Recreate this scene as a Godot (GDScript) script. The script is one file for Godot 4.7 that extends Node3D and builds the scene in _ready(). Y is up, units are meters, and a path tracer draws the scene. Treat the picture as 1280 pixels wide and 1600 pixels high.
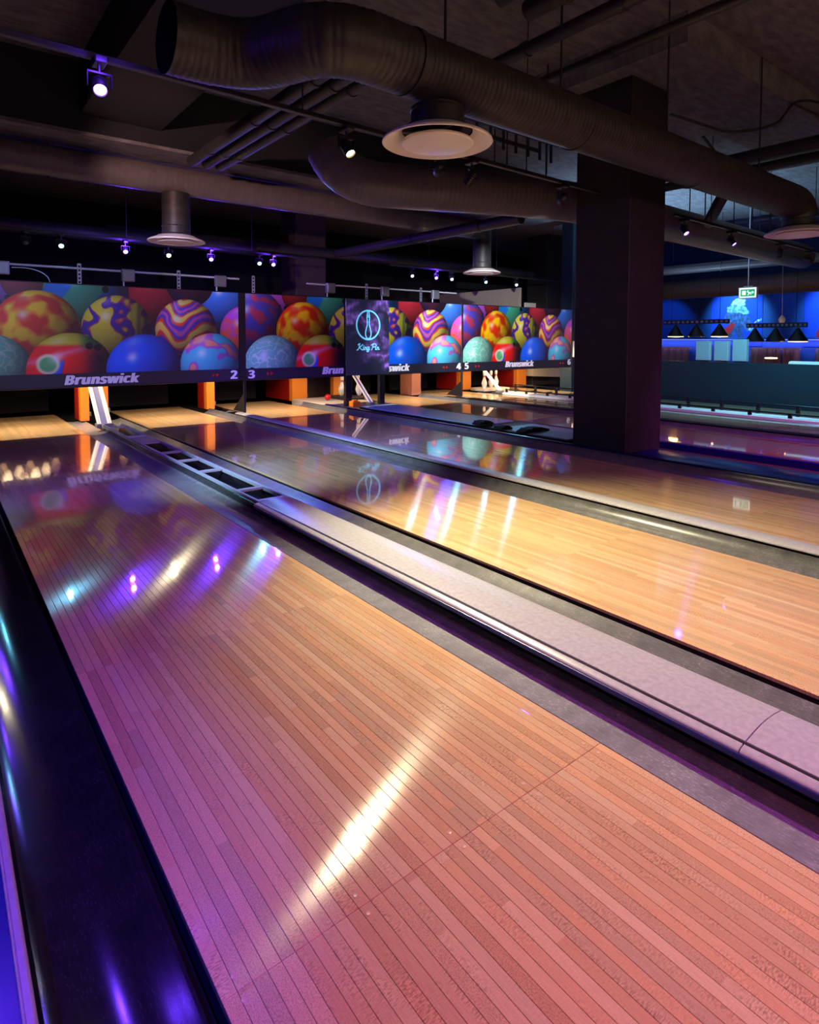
extends Node3D

# World: x to the right across the lanes, y up, the lanes run away along -z. P(x, y, d) has d metres ahead of the camera.
var M := {}
var taken := {}
var rng := RandomNumberGenerator.new()


func P(x: float, y: float, d: float) -> Vector3:
	return Vector3(x, y, -d)


# ------------------------------------------------------------------ naming and scene tree
func numbered(called: String) -> String:
	if not taken.has(called):
		taken[called] = 0
		return called
	taken[called] += 1
	return "%s_%03d" % [called, taken[called]]


func tag(o: Node3D, label: String, category: String, group := "", kind := "") -> Node3D:
	o.set_meta("label", label)
	o.set_meta("category", category)
	if group != "":
		o.set_meta("group", group)
	if kind != "":
		o.set_meta("kind", kind)
	return o


func thing(called: String, label: String, category: String, at := Vector3.ZERO, group := "", kind := "") -> Node3D:
	var o := Node3D.new()
	o.name = numbered(called)
	add_child(o)
	o.position = at
	tag(o, label, category, group, kind)
	return o


func obj(called: String, st: SurfaceTool, mat: Material, parent: Node = null) -> MeshInstance3D:
	var o := MeshInstance3D.new()
	o.mesh = st.commit()
	o.material_override = mat
	if parent == null:
		o.name = numbered(called)
		add_child(o, true)
	else:
		o.name = called
		parent.add_child(o, true)
	return o


func single(called: String, st: SurfaceTool, mat: Material, label: String, category: String, group := "", kind := "") -> MeshInstance3D:
	var o := obj(called, st, mat)
	tag(o, label, category, group, kind)
	return o


# ------------------------------------------------------------------ mesh helpers (all set their own normals)
func mb() -> SurfaceTool:
	var st := SurfaceTool.new()
	st.begin(Mesh.PRIMITIVE_TRIANGLES)
	return st


func vert(st: SurfaceTool, p: Vector3, n: Vector3, uv := Vector2.ZERO) -> void:
	st.set_normal(n)
	st.set_uv(uv)
	st.add_vertex(p)


# a flat convex polygon turned away from «inside»
func poly(st: SurfaceTool, pts: Array, inside: Vector3, uvs: Array = []) -> void:
	var n: Vector3 = (pts[1] - pts[0]).cross(pts[2] - pts[0])
	if n.length() < 1e-12:
		return
	n = n.normalized()
	var mid := Vector3.ZERO
	for p in pts:
		mid += p
	mid /= pts.size()
	var flip := n.dot(mid - inside) < 0.0
	if flip:
		n = -n
	for i in range(1, pts.size() - 1):
		var order := [0, i, i + 1] if flip else [0, i + 1, i]
		for k in order:
			vert(st, pts[k], n, uvs[k] if uvs.size() else Vector2.ZERO)


# a box between two corners with chamfered edges
func box(st: SurfaceTool, a: Vector3, b: Vector3, bev := 0.0, xf := Transform3D()) -> void:
	var c := (a + b) / 2.0
	var h := ((b - a) / 2.0).abs()
	bev = minf(bev, minf(h.x, minf(h.y, h.z)) * 0.9)
	var s := [-1.0, 1.0]
	var mid := xf * c
	if bev <= 0.0:
		for ax in 3:
			for q in s:
				var f := []
				for w in [[-1, -1], [1, -1], [1, 1], [-1, 1]]:
					var v := Vector3.ZERO
					v[ax] = q
					v[(ax + 1) % 3] = w[0]
					v[(ax + 2) % 3] = w[1]
					f.append(xf * (c + v * h))
				poly(st, f, mid)
		return
	for ax in 3:
		var u := (ax + 1) % 3
		var v2 := (ax + 2) % 3
		for q in s:
			var f := []
			for w in [[-1, -1], [1, -1], [1, 1], [-1, 1]]:
				var v := Vector3.ZERO
				v[ax] = q * h[ax]
				v[u] = w[0] * (h[u] - bev)
				v[v2] = w[1] * (h[v2] - bev)
				f.append(xf * (c + v))
			poly(st, f, mid)
			for q2 in s:
				var e := []
				for w in [-1.0, 1.0]:
					var v := Vector3.ZERO
					v[ax] = q * h[ax]
					v[u] = q2 * (h[u] - bev)
					v[v2] = w * (h[v2] - bev)
					e.append(xf * (c + v))
				for w in [1.0, -1.0]:
					var v := Vector3.ZERO
					v[ax] = q * (h[ax] - bev)
					v[u] = q2 * h[u]
					v[v2] = w * (h[v2] - bev)
					e.append(xf * (c + v))
				poly(st, e, mid)
	for x in s:
		for y in s:
			for z in s:
				var d := Vector3(x, y, z)
				poly(st, [xf * (c + d * Vector3(h.x, h.y - bev, h.z - bev)), xf * (c + d * Vector3(h.x - bev, h.y, h.z - bev)), xf * (c + d * Vector3(h.x - bev, h.y - bev, h.z))], mid)


# box given in scene terms: x0..x1, y0..y1, depth d0..d1
func bx(st: SurfaceTool, x0: float, x1: float, y0: float, y1: float, d0: float, d1: float, bev := 0.0) -> void:
	box(st, Vector3(x0, y0, -d1), Vector3(x1, y1, -d0), bev)


func basis_along(dir: Vector3) -> Basis:
	var y := dir.normalized()
	var ref := Vector3.UP if absf(y.y) < 0.95 else Vector3.RIGHT
	var x := ref.cross(y).normalized()
	return Basis(x, y, x.cross(y))


# a tube along points; ribs > 0 adds the ridges of spiral duct at that pitch
func tube(st: SurfaceTool, pts: Array, r: float, n := 12, caps := true, ribs := 0.0, rib_h := 0.004) -> void:
	var path := []
	var rad := []
	if ribs > 0.0:
		var run := 0.0
		for i in pts.size() - 1:
			var seg: Vector3 = pts[i + 1] - pts[i]
			var steps := maxi(1, int(round(seg.length() / ribs * 4.0)))
			for k in steps:
				path.append(pts[i] + seg * (float(k) / steps))
				rad.append(r + (rib_h if int(run) % 4 == 0 else 0.0))
				run += 1.0
		path.append(pts[-1])
		rad.append(r)
	else:
		path = pts
		for p in pts:
			rad.append(r)
	var rings := []
	var normals := []
	var last_x := Vector3.ZERO
	for i in path.size():
		var t: Vector3
		if i == 0:
			t = path[1] - path[0]
		elif i == path.size() - 1:
			t = path[i] - path[i - 1]
		else:
			t = (path[i] - path[i - 1]).normalized() + (path[i + 1] - path[i]).normalized()
		t = t.normalized()
		var x: Vector3
		if last_x == Vector3.ZERO:
			x = basis_along(t).x
		else:
			x = (last_x - t * last_x.dot(t)).normalized()
		last_x = x
		var z := x.cross(t)
		var slope := 0.0
		if i > 0 and i < path.size() - 1:
			var run2: float = (path[i + 1] - path[i - 1]).length()
			slope = (rad[i + 1] - rad[i - 1]) / maxf(run2, 1e-5)
		var ring := []
		var nr := []
		for k in n:
			var a := TAU * k / n
			var o := x * cos(a) + z * sin(a)
			ring.append(path[i] + o * rad[i])
			nr.append((o - t * slope).normalized())
		rings.append(ring)
		normals.append(nr)
	for i in rings.size() - 1:
		for k in n:
			var k2 := (k + 1) % n
			quad_n(st, [rings[i][k], rings[i][k2], rings[i + 1][k2], rings[i + 1][k]], [normals[i][k], normals[i][k2], normals[i + 1][k2], normals[i + 1][k]])
	if caps:
		poly(st, rings[0], path[1])
		poly(st, rings[-1], path[-2])


# a quad with given normals; the winding follows the normals
func quad_n(st: SurfaceTool, p: Array, nn: Array, uv: Array = []) -> void:
	var g: Vector3 = (p[2] - p[0]).cross(p[3] - p[1])
	var m: Vector3 = nn[0] + nn[1] + nn[2] + nn[3]
	var order := [0, 2, 1, 0, 3, 2] if g.dot(m) > 0 else [0, 1, 2, 0, 2, 3]
	for k in order:
		vert(st, p[k], nn[k], uv[k] if uv.size() else Vector2.ZERO)


# a turned shape: profile of Vector2(radius, height), sharp where the angle is
func lathe(st: SurfaceTool, prof: Array, n := 32, xf := Transform3D()) -> void:
	for i in prof.size() - 1:
		var a: Vector2 = prof[i]
		var b: Vector2 = prof[i + 1]
		if a.distance_to(b) < 1e-6:
			continue
		var na := seg_normal(prof, i, true)
		var nb := seg_normal(prof, i, false)
		for k in n:
			var p := []
			var nn := []
			for w in [[a, na, k], [a, na, k + 1], [b, nb, k + 1], [b, nb, k]]:
				var an: float = TAU * w[2] / n
				p.append(xf * Vector3(w[0].x * cos(an), w[0].y, w[0].x * sin(an)))
				nn.append((xf.basis * Vector3(w[1].x * cos(an), w[1].y, w[1].x * sin(an))).normalized())
			quad_n(st, p, nn)


# the normal of a profile's segment at its first or second end, smoothed over gentle bends (to the right of the way)
func seg_normal(prof: Array, i: int, first: bool, closed := false) -> Vector2:
	var d: Vector2 = (prof[(i + 1) % prof.size()] - prof[i]).normalized()
	var n := Vector2(d.y, -d.x)
	var j := i - 1 if first else i + 1
	if closed:
		j = posmod(j, prof.size())
	if j < 0 or (not closed and j >= prof.size() - 1):
		return n
	var d2: Vector2 = (prof[(j + 1) % prof.size()] - prof[j]).normalized()
	if d.dot(d2) < 0.8:
		return n
	return (n + Vector2(d2.y, -d2.x)).normalized()


# a closed outline in x, y (counter-clockwise) drawn out from depth d0 to d1; uv runs across and along in metres
func prism(st: SurfaceTool, outline: Array, d0: float, d1: float, uv_scale := 1.0) -> void:
	var pv := PackedVector2Array(outline)
	if Geometry2D.is_polygon_clockwise(pv):
		outline = outline.duplicate()
		outline.reverse()
		pv = PackedVector2Array(outline)
	var run := 0.0
	for i in outline.size():
		var a: Vector2 = outline[i]
		var b: Vector2 = outline[(i + 1) % outline.size()]
		var l := a.distance_to(b)
		var na := seg_normal(outline, i, true, true)
		var nb := seg_normal(outline, i, false, true)
		var n3a := Vector3(na.x, na.y, 0)
		var n3b := Vector3(nb.x, nb.y, 0)
		quad_n(st, [P(a.x, a.y, d0), P(b.x, b.y, d0), P(b.x, b.y, d1), P(a.x, a.y, d1)], [n3a, n3b, n3b, n3a],
			[Vector2(run, d0) * uv_scale, Vector2(run + l, d0) * uv_scale, Vector2(run + l, d1) * uv_scale, Vector2(run, d1) * uv_scale])
		run += l
	var tri := Geometry2D.triangulate_polygon(pv)
	for e in [[d0, Vector3(0, 0, 1)], [d1, Vector3(0, 0, -1)]]:
		for t in range(0, tri.size(), 3):
			var q := []
			for k in 3:
				q.append(P(pv[tri[t + k]].x, pv[tri[t + k]].y, e[0]))
			poly(st, q, q[0] - e[1])


func moved(outline: Array, dx: float, flip := false) -> Array:
	var o := []
	for p in outline:
		o.append(Vector2((-p.x if flip else p.x) + dx, p.y))
	return o


# ------------------------------------------------------------------ materials and pictures
func mat(called: String, c: Color, rough := 0.6, metal := 0.0, spec := 0.5) -> StandardMaterial3D:
	var m := StandardMaterial3D.new()
	m.resource_name = called
	m.albedo_color = c
	m.roughness = rough
	m.metallic = metal
	m.metallic_specular = spec
	M[called] = m
	return m


func glow(called: String, c: Color, e: float) -> StandardMaterial3D:
	var m := mat(called, Color(0.9, 0.9, 0.9), 0.4)
	m.emission_enabled = true
	m.emission = c
	m.emission_energy_multiplier = e
	return m


func noise(freq: float, oct: int, sd: int) -> FastNoiseLite:
	var n := FastNoiseLite.new()
	n.noise_type = FastNoiseLite.TYPE_SIMPLEX_SMOOTH
	n.frequency = freq
	n.fractal_octaves = oct
	n.seed = sd
	return n


func noise_bytes(w: int, h: int, freq: float, oct: int, sd: int, to_w: int, to_h: int) -> PackedByteArray:
	var im := noise(freq, oct, sd).get_seamless_image(w, h)
	im.convert(Image.FORMAT_L8)
	im.resize(to_w, to_h, Image.INTERPOLATE_BILINEAR)
	return im.get_data()


# a mottled surface: two colours mixed by layered noise, laid on by world position
func mottled(m: StandardMaterial3D, a: Color, b: Color, sd: int, metres: float, bump := 0.0, stretch := Vector3.ONE) -> void:
	var s := 512
	var n1 := noise_bytes(s, s, 0.012, 5, sd, s, s)
	var n2 := noise_bytes(s, s, 0.09, 3, sd + 1, s, s)
	var px := PackedByteArray()
	px.resize(s * s * 3)
	for i in s * s:
		var t := clampf((n1[i] / 255.0 - 0.5) * 1.5 + (n2[i] / 255.0 - 0.5) * 0.7 + 0.5, 0.0, 1.0)
		px[i * 3] = int(255.0 * lerpf(a.r, b.r, t))
		px[i * 3 + 1] = int(255.0 * lerpf(a.g, b.g, t))
		px[i * 3 + 2] = int(255.0 * lerpf(a.b, b.b, t))
	m.albedo_color = Color.WHITE
	m.albedo_texture = ImageTexture.create_from_image(Image.create_from_data(s, s, false, Image.FORMAT_RGB8, px))
	m.uv1_triplanar = true
	m.uv1_world_triplanar = true
	m.uv1_scale = stretch / metres
	if bump > 0.0:
		m.heightmap_enabled = true
		m.heightmap_scale = bump
		m.heightmap_texture = ImageTexture.create_from_image(Image.create_from_data(s, s, false, Image.FORMAT_L8, n2))


const BOARDS := 39
const LANE_W := 1.058
const TILE := 2.2   # metres of lane length in the wood picture


# maple strips: 39 boards across, random lengths and tones, fine grain and cross figure
func lane_picture(sd: int, per_board: int, h: int, edge_dark: float) -> ImageTexture:
	var w := BOARDS * per_board
	var fine := noise_bytes(w, h / 16, 0.35, 2, sd, w, h)
	var fig := noise_bytes(w / 5, h, 0.30, 2, sd + 3, w, h)
	var patch := noise_bytes(w / 4, h / 8, 0.05, 2, sd + 5, w, h)
	var dots := noise_bytes(w, h, 0.25, 1, sd + 7, w, h)
	var r := RandomNumberGenerator.new()
	r.seed = sd
	var px := PackedByteArray()
	px.resize(w * h * 3)
	for b in BOARDS:
		var cuts := [0]
		var y := r.randi_range(200, 900)
		while y < h - 150:
			cuts.append(y)
			y += r.randi_range(420, 1100)
		cuts.append(h)
		for c in cuts.size() - 1:
			var tone := r.randf_range(-1.0, 1.0)
			var warm := r.randf_range(-1.0, 1.0)
			var kind := r.randi() % 4
			var fa := [0.03, 0.09, 0.14, 0.03][kind] as float
			var da := [0.02, 0.03, 0.03, 0.09][kind] as float
			var br := 0.78 + 0.05 * tone
			for yy in range(cuts[c], cuts[c + 1]):
				for xx in per_board:
					var i := yy * w + b * per_board + xx
					var f := fig[i] / 255.0
					var v := br + 0.10 * (fine[i] / 255.0 - 0.5)
					var pt := clampf((patch[i] / 255.0 - 0.42) * 4.0, 0.0, 1.0)
					v -= fa * pt * clampf((f - 0.48) * 4.0, -0.3, 1.0)
					v -= da * clampf((dots[i] / 255.0 - 0.52) * 4.0, -0.2, 1.0)
					if xx == 0 or xx == per_board - 1:
						v *= edge_dark
					var rd := v * (1.04 + 0.015 * warm)
					var g := v * (0.895 - 0.02 * warm) - 0.02
					var bl := v * (0.66 - 0.03 * warm) - 0.02
					px[i * 3] = int(clampf(rd, 0, 1) * 255.0)
					px[i * 3 + 1] = int(clampf(g, 0, 1) * 255.0)
					px[i * 3 + 2] = int(clampf(bl, 0, 1) * 255.0)
	var im := Image.create_from_data(w, h, false, Image.FORMAT_RGB8, px)
	return ImageTexture.create_from_image(im)


func wood_lane(called: String, tex: Texture2D, rough: float) -> StandardMaterial3D:
	var m := mat(called, Color.WHITE, rough, 0.0, 0.27)
	m.albedo_texture = tex
	m.anisotropy_enabled = true
	m.anisotropy = 0.97
	m.clearcoat_enabled = true
	m.clearcoat = 1.0
	m.clearcoat_roughness = 0.035
	return m


# dark polymer gutter: streaked along its length
func gutter_picture(sd: int) -> ImageTexture:
	var w := 512
	var h := 1024
	var st := noise_bytes(w, h / 32, 0.45, 2, sd, w, h)
	var cl := noise_bytes(w, h, 0.012, 4, sd + 1, w, h)
	var sp := noise_bytes(w, h / 8, 0.5, 1, sd + 2, w, h)
	var px := PackedByteArray()
	px.resize(w * h * 3)
	for i in w * h:
		var v := 0.47 + 0.18 * (st[i] / 255.0 - 0.5) + 0.08 * (cl[i] / 255.0 - 0.5)
		v += 0.30 * clampf((sp[i] / 255.0 - 0.66) * 5.0, 0.0, 1.0) * (cl[i] / 255.0)
		var q := int(clampf(v, 0.02, 1.0) * 255.0)
		px[i * 3] = q
		px[i * 3 + 1] = q
		px[i * 3 + 2] = int(clampf(v * 1.02, 0.02, 1.0) * 255.0)
	return ImageTexture.create_from_image(Image.create_from_data(w, h, false, Image.FORMAT_RGB8, px))


# ---- the printed balls on the masking panels (flat print)
const PW := 1024
const PH := 326


func ball_color(kind: int, p: Vector3, nz: FastNoiseLite) -> Color:
	var q := p * 100.0
	match kind:
		0:
			var n := absf(nz.get_noise_3d(q.x * 1.6, q.y * 1.6, q.z * 1.6))
			return Color(0.50, 0.80, 0.70).lerp(Color(0.72, 0.90, 0.78), clampf((0.16 - n) * 9.0, 0.0, 1.0))
		1:
			var n := nz.get_noise_3d(q.x * 0.9 + 40, q.y * 0.9, q.z * 0.9) * 1.7 + 0.45
			return Color(0.98, 0.80, 0.10).lerp(Color(0.85, 0.22, 0.06), clampf(n, 0.0, 1.0))
		2:
			var c := Color(0.92, 0.14, 0.10)
			c = c.lerp(Color(0.95, 0.45, 0.55), clampf(1.0 - absf(p.y - 0.52 - p.x * 0.3) * 7.0, 0.0, 1.0))
			c = c.lerp(Color(0.75, 0.75, 0.20), smoothstep(0.62, 0.74, p.y))
			c = c.lerp(Color(0.05, 0.45, 0.25), smoothstep(0.1, 0.5, p.x) * smoothstep(0.5, 0.7, p.y))
			c = c.lerp(Color(0.16, 0.08, 0.20), smoothstep(0.15, 0.75, p.x) * smoothstep(0.7, 0.4, p.y))
			var s := Vector2(p.x + 0.38 - 0.25 * (p.y + 0.3) * (p.y + 0.3), p.y + 0.42)
			c = c.lerp(Color(0.10, 0.35, 0.85), smoothstep(0.17, 0.12, absf(s.x)) * smoothstep(0.36, 0.2, p.y))
			var e := Vector2(p.x + 0.52, p.y - 0.2)
			c = c.lerp(Color(0.88, 0.85, 0.70), smoothstep(0.30, 0.22, e.length()))
			c = c.lerp(Color(0.35, 0.68, 0.42), smoothstep(0.22, 0.15, e.length()))
			return c
		3:
			var n := sin(p.x * 7.0 + nz.get_noise_3d(q.x * 0.7, q.y * 0.7, 9.0) * 5.0)
			var c := Color(0.82, 0.80, 0.28)
			c = c.lerp(Color(0.72, 0.30, 0.42), smoothstep(0.35, 0.62, n))
			c = c.lerp(Color(0.24, 0.18, 0.58), smoothstep(0.62, 0.85, n) * smoothstep(-0.6, -0.3, p.y))
			return c.lerp(Color(0.20, 0.36, 0.30), smoothstep(0.3, 0.9, p.x) * 0.75 * (0.5 + 0.5 * sin(p.x * 30.0)))
		4:
			return Color(0.05, 0.40, 0.88).lerp(Color(0.26, 0.38, 0.85), clampf(nz.get_noise_3d(q.x * 0.5, q.y * 0.5, q.z) * 1.5 + 0.25, 0.0, 1.0))
		5:
			var v := sin(p.y * 9.0 + 2.4 * cos(p.x * 4.2) + nz.get_noise_2d(q.x * 0.5, q.y * 0.5) * 2.0)
			var c := Color(0.98, 0.86, 0.42).lerp(Color(0.93, 0.30, 0.24), smoothstep(-0.75, -0.35, v))
			c = c.lerp(Color(0.38, 0.26, 0.72), smoothstep(-0.05, 0.35, v))
			return c.lerp(Color(0.80, 0.42, 0.66), smoothstep(0.7, 1.0, v))
		6:
			var n := nz.get_noise_3d(q.x * 0.6 + 9, q.y * 0.9, q.z * 0.6) * 2.0
			var c := Color(0.36, 0.76, 0.86).lerp(Color(0.72, 0.40, 0.76), smoothstep(0.15, 0.5, n))
			return c.lerp(Color(0.95, 0.62, 0.52), smoothstep(0.55, 0.8, n))
		7:
			return Color(0.95, 0.40, 0.24).lerp(Color(0.78, 0.36, 0.82), smoothstep(-0.2, 0.5, p.y + nz.get_noise_2d(q.x, q.y) * 0.5))
		8:
			return Color(0.66, 0.36, 0.76)
		9:
			return Color(0.14, 0.50, 0.86).lerp(Color(0.30, 0.72, 0.56), smoothstep(-0.3, 0.1, sin(p.x * 4.0 - p.y * 3.0 + 1.0)))
		10:
			return Color(0.86, 0.24, 0.30)
		11:
			return Color(0.30, 0.52, 0.90)
		_:
			return Color(0.40, 0.36, 0.82).lerp(Color(0.80, 0.30, 0.46), smoothstep(0.1, 0.5, nz.get_noise_3d(q.x, q.y, q.z) + 0.2))


func print_picture() -> ImageTexture:
	var im := Image.create(PW, PH, false, Image.FORMAT_RGB8)
	im.fill(Color(0.16, 0.10, 0.22))
	var nz := noise(0.018, 2, 5)
	# u, v (0 top .. 1 bottom), radius in picture heights, kind, tilt, darkness of a blurred one behind
	var balls := [
		[0.20, 0.00, 0.34, 8, 0.0, 1.0], [0.255, -0.05, 0.28, 10, 0.3, 0.7], [0.425, 0.10, 0.42, 9, 0.2, 0.9], [0.685, 0.06, 0.36, 10, 0.0, 0.85], [0.955, 0.12, 0.36, 11, 0.0, 1.0], [0.80, -0.1, 0.3, 12, 0.0, 0.5],
		[0.045, 0.36, 0.42, 12, 0.4, 0.9], [1.035, 0.52, 0.36, 7, 0.0, 1.0],
		[0.275, 0.50, 0.42, 1, 0.2, 1.0], [0.53, 0.48, 0.38, 3, 0.1, 1.0], [0.785, 0.49, 0.38, 5, 0.2, 1.0],
		[0.125, 0.98, 0.43, 0, 0.3, 1.0], [0.375, 0.98, 0.44, 2, 0.0, 1.0], [0.625, 0.98, 0.43, 4, 0.0, 1.0], [0.885, 0.93, 0.40, 6, 0.1, 1.0],
	]
	var holes := {0: [[-0.72, -0.10]], 2: [[0.42, 0.66], [0.62, 0.62], [0.72, 0.30]], 8: [[-0.42, -0.45], [-0.1, -0.5]], 9: [[0.5, 0.15]]}
	for b in balls:
		var cx: float = b[0] * PW
		var cy: float = b[1] * PH
		var r: float = b[2] * PH
		var tilt := Basis(Vector3(0, 1, 0), b[4])
		for y in range(maxi(0, int(cy - r)), mini(PH, int(cy + r) + 1)):
			for x in range(maxi(0, int(cx - r)), mini(PW, int(cx + r) + 1)):
				var nx := (x - cx) / r
				var ny := (cy - y) / r
				var rr := nx * nx + ny * ny
				if rr > 1.0:
					continue
				var n := Vector3(nx, ny, sqrt(1.0 - rr))
				var c := ball_color(b[3], tilt * n, nz)
				for h in holes.get(b[3], []):
					if Vector2(nx - h[0], ny - h[1]).length() < 0.09:
						c = Color(0.02, 0.02, 0.03)
				var lit := 0.30 + 0.80 * clampf(n.dot(Vector3(-0.50, 0.55, 0.67)), 0.0, 1.0)
				lit *= b[5]
				var gr := (c.r + c.g + c.b) / 3.0
				c = Color(clampf(gr + (c.r - gr) * 1.15, 0, 1) * lit, clampf(gr + (c.g - gr) * 1.15, 0, 1) * lit, clampf(gr + (c.b - gr) * 1.15, 0, 1) * lit)
				var s := pow(clampf(n.dot(Vector3(-0.33, 0.36, 0.87)), 0.0, 1.0), 90.0)
				c = c.lerp(Color(1, 1, 1), s * 0.85)
				c = c.lerp(Color(0.9, 0.92, 1.0), pow(clampf(n.dot(Vector3(-0.30, 0.80, 0.52)), 0.0, 1.0), 40.0) * 0.35)
				im.set_pixel(x, y, c)
	return ImageTexture.create_from_image(im)


# a soft round brush along a line of points, with a glow round it, as neon lettering is printed
func neon(im: Image, pts: Array, core: float, halo: float, c: Color) -> void:
	var lo := Vector2(1e9, 1e9)
	var hi := -lo
	for p in pts:
		lo = lo.min(p)
		hi = hi.max(p)
	for y in range(maxi(0, int(lo.y - halo)), mini(im.get_height(), int(hi.y + halo) + 1)):
		for x in range(maxi(0, int(lo.x - halo)), mini(im.get_width(), int(hi.x + halo) + 1)):
			var d := 1e9
			var q := Vector2(x, y)
			for i in pts.size() - 1:
				d = minf(d, q.distance_to(Geometry2D.get_closest_point_to_segment(q, pts[i], pts[i + 1])))
				if d < core * 0.5:
					break
			if d < halo:
				var k := 1.0 if d < core else pow(1.0 - (d - core) / (halo - core), 3.0) * 0.45
				var was := im.get_pixel(x, y)
				im.set_pixel(x, y, was.lerp(c if d >= core else c.lerp(Color.WHITE, 0.3 * (1.0 - d / core)), k))


func sign_picture() -> ImageTexture:
	var w := 320
	var h := 470
	var im := Image.create(w, h, false, Image.FORMAT_RGB8)
	var nz := noise(0.008, 2, 31)
	for y in h:
		for x in w:
			var u := float(x) / w
			var v := float(y) / h
			var t := nz.get_noise_2d(x * 0.8, y * 1.4)
			var band := pow(clampf(1.0 - absf(v - 0.22 - 0.30 * u * u - t * 0.22) * 5.0, 0, 1), 2.0) * 0.7
			band += pow(clampf(1.0 - absf(v - 0.05 - 0.06 * u - t * 0.16) * 8.0, 0, 1), 2.0) * smoothstep(0.3, 0.9, u)
			band += pow(clampf(1.0 - absf(v - 0.80 + 0.10 * sin(u * 3.0) - t * 0.20) * 4.5, 0, 1), 2.0) * smoothstep(0.15, 0.9, u)
			band *= 0.75 + 0.5 * nz.get_noise_2d(x * 6.0, y * 2.0)
			var c := Color(0.115, 0.125, 0.21).lerp(Color(0.62, 0.40, 0.88), clampf(band, 0, 0.9))
			im.set_pixel(x, y, c)
	var neon_c := Color(0.36, 0.82, 1.0)
	var ring := []
	for i in 61:
		var a := TAU * i / 60.0
		ring.append(Vector2(160 + 86 * cos(a), 158 + 90 * sin(a)))
	neon(im, ring, 4.5, 13.0, neon_c)
	for s in [-1.0, 1.0]:
		var side := []
		for q in [[0, 244], [12, 240], [20, 222], [20, 200], [14, 178], [8, 158], [8, 132], [10, 110], [6, 84], [5, 72]]:
			side.append(Vector2(160 + s * q[0], q[1]))
		neon(im, side, 3.2, 9.0, neon_c)
	neon(im, [Vector2(150, 98), Vector2(170, 98)], 2.5, 6.0, neon_c)
	neon(im, [Vector2(150, 108), Vector2(170, 108)], 2.5, 6.0, neon_c)
	# «King Pin» in brush script strokes
	var pen := [
		[[96, 268], [92, 290], [84, 304], [76, 306]], [[118, 272], [108, 282], [92, 289], [104, 298], [114, 306], [122, 302]], [[84, 274], [92, 268], [98, 267]],
		[[124, 288], [122, 304], [128, 303]], [[126, 279], [127, 280]],
		[[134, 288], [132, 305]], [[133, 296], [141, 288], [145, 290], [143, 304], [148, 303]],
		[[164, 290], [156, 287], [150, 296], [154, 304], [163, 298], [166, 288]], [[166, 288], [162, 314], [152, 318], [148, 312], [158, 308], [170, 302]],
		[[196, 270], [192, 292], [185, 306]], [[182, 276], [196, 268], [216, 268], [220, 278], [210, 288], [194, 288]],
		[[216, 290], [213, 304], [219, 303]], [[218, 280], [219, 281]],
		[[227, 289], [225, 305]], [[226, 296], [234, 289], [238, 291], [236, 304], [244, 302]],
	]
	for s in pen:
		var line := []
		for q in s:
			line.append(Vector2(160 + (q[0] - 160) * 1.0, q[1] + 8))
		neon(im, line, 2.6, 8.0, neon_c)
	return ImageTexture.create_from_image(im)


# painted figures on the far blue wall: a bending man in a cap, a red cloth in his hand
func mural_picture(sd: int) -> ImageTexture:
	var w := 256
	var h := 256
	var im := Image.create(w, h, false, Image.FORMAT_RGB8)
	im.fill(Color(0.08, 0.22, 0.75))
	var nz := noise(0.03, 3, sd)
	var parts := [
		[[128, 20], [176, 34], [170, 60], [120, 70], [96, 52]], [[84, 62], [126, 52], [178, 70], [190, 96], [150, 110], [96, 108], [78, 88]],
		[[78, 92], [150, 92], [196, 120], [214, 176], [186, 186], [150, 150], [92, 150], [66, 122]], [[100, 140], [160, 146], [170, 250], [140, 250], [128, 186], [96, 250], [70, 250]],
		[[196, 170], [226, 130], [250, 122], [252, 134], [228, 146], [206, 184]],
	]
	var tones := [Color(0.85, 0.90, 0.95), Color(0.55, 0.66, 0.85), Color(0.26, 0.34, 0.60), Color(0.20, 0.27, 0.52), Color(0.80, 0.88, 0.95)]
	for y in h:
		for x in w:
			var q := Vector2(x, y) + Vector2(nz.get_noise_2d(x, y), nz.get_noise_2d(y, x)) * 9.0
			for i in parts.size():
				if Geometry2D.is_point_in_polygon(q, PackedVector2Array(parts[i].map(func(e): return Vector2(e[0], e[1])))):
					var t := 0.85 + 0.45 * nz.get_noise_2d(x * 1.5, y * 1.5)
					im.set_pixel(x, y, Color(tones[i].r * t, tones[i].g * t, tones[i].b * t))
			if Geometry2D.is_point_in_polygon(q, PackedVector2Array([Vector2(60, 196), Vector2(86, 150), Vector2(126, 140), Vector2(112, 178), Vector2(84, 222), Vector2(62, 226)])):
				im.set_pixel(x, y, Color(0.78, 0.05, 0.10))
	return ImageTexture.create_from_image(im)


func exit_picture() -> ImageTexture:
	var im := Image.create(96, 64, false, Image.FORMAT_RGB8)
	im.fill(Color(0.95, 1.0, 0.97))
	im.fill_rect(Rect2i(7, 9, 82, 46), Color(0.10, 0.62, 0.38))
	im.fill_rect(Rect2i(16, 18, 22, 28), Color(0.95, 1.0, 0.97))
	for y in 64:
		for x in 96:
			var q := Vector2(x, y)
			for s in [[46, 24, 56, 34], [56, 34, 50, 46], [52, 30, 64, 30], [56, 34, 68, 42], [68, 30, 80, 30], [74, 24, 82, 30], [74, 36, 82, 30]]:
				if q.distance_to(Geometry2D.get_closest_point_to_segment(q, Vector2(s[0], s[1]), Vector2(s[2], s[3]))) < 2.4:
					im.set_pixel(x, y, Color(0.95, 1.0, 0.97))
			if q.distance_to(Vector2(50, 19)) < 4.0:
				im.set_pixel(x, y, Color(0.95, 1.0, 0.97))
	return ImageTexture.create_from_image(im)


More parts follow.
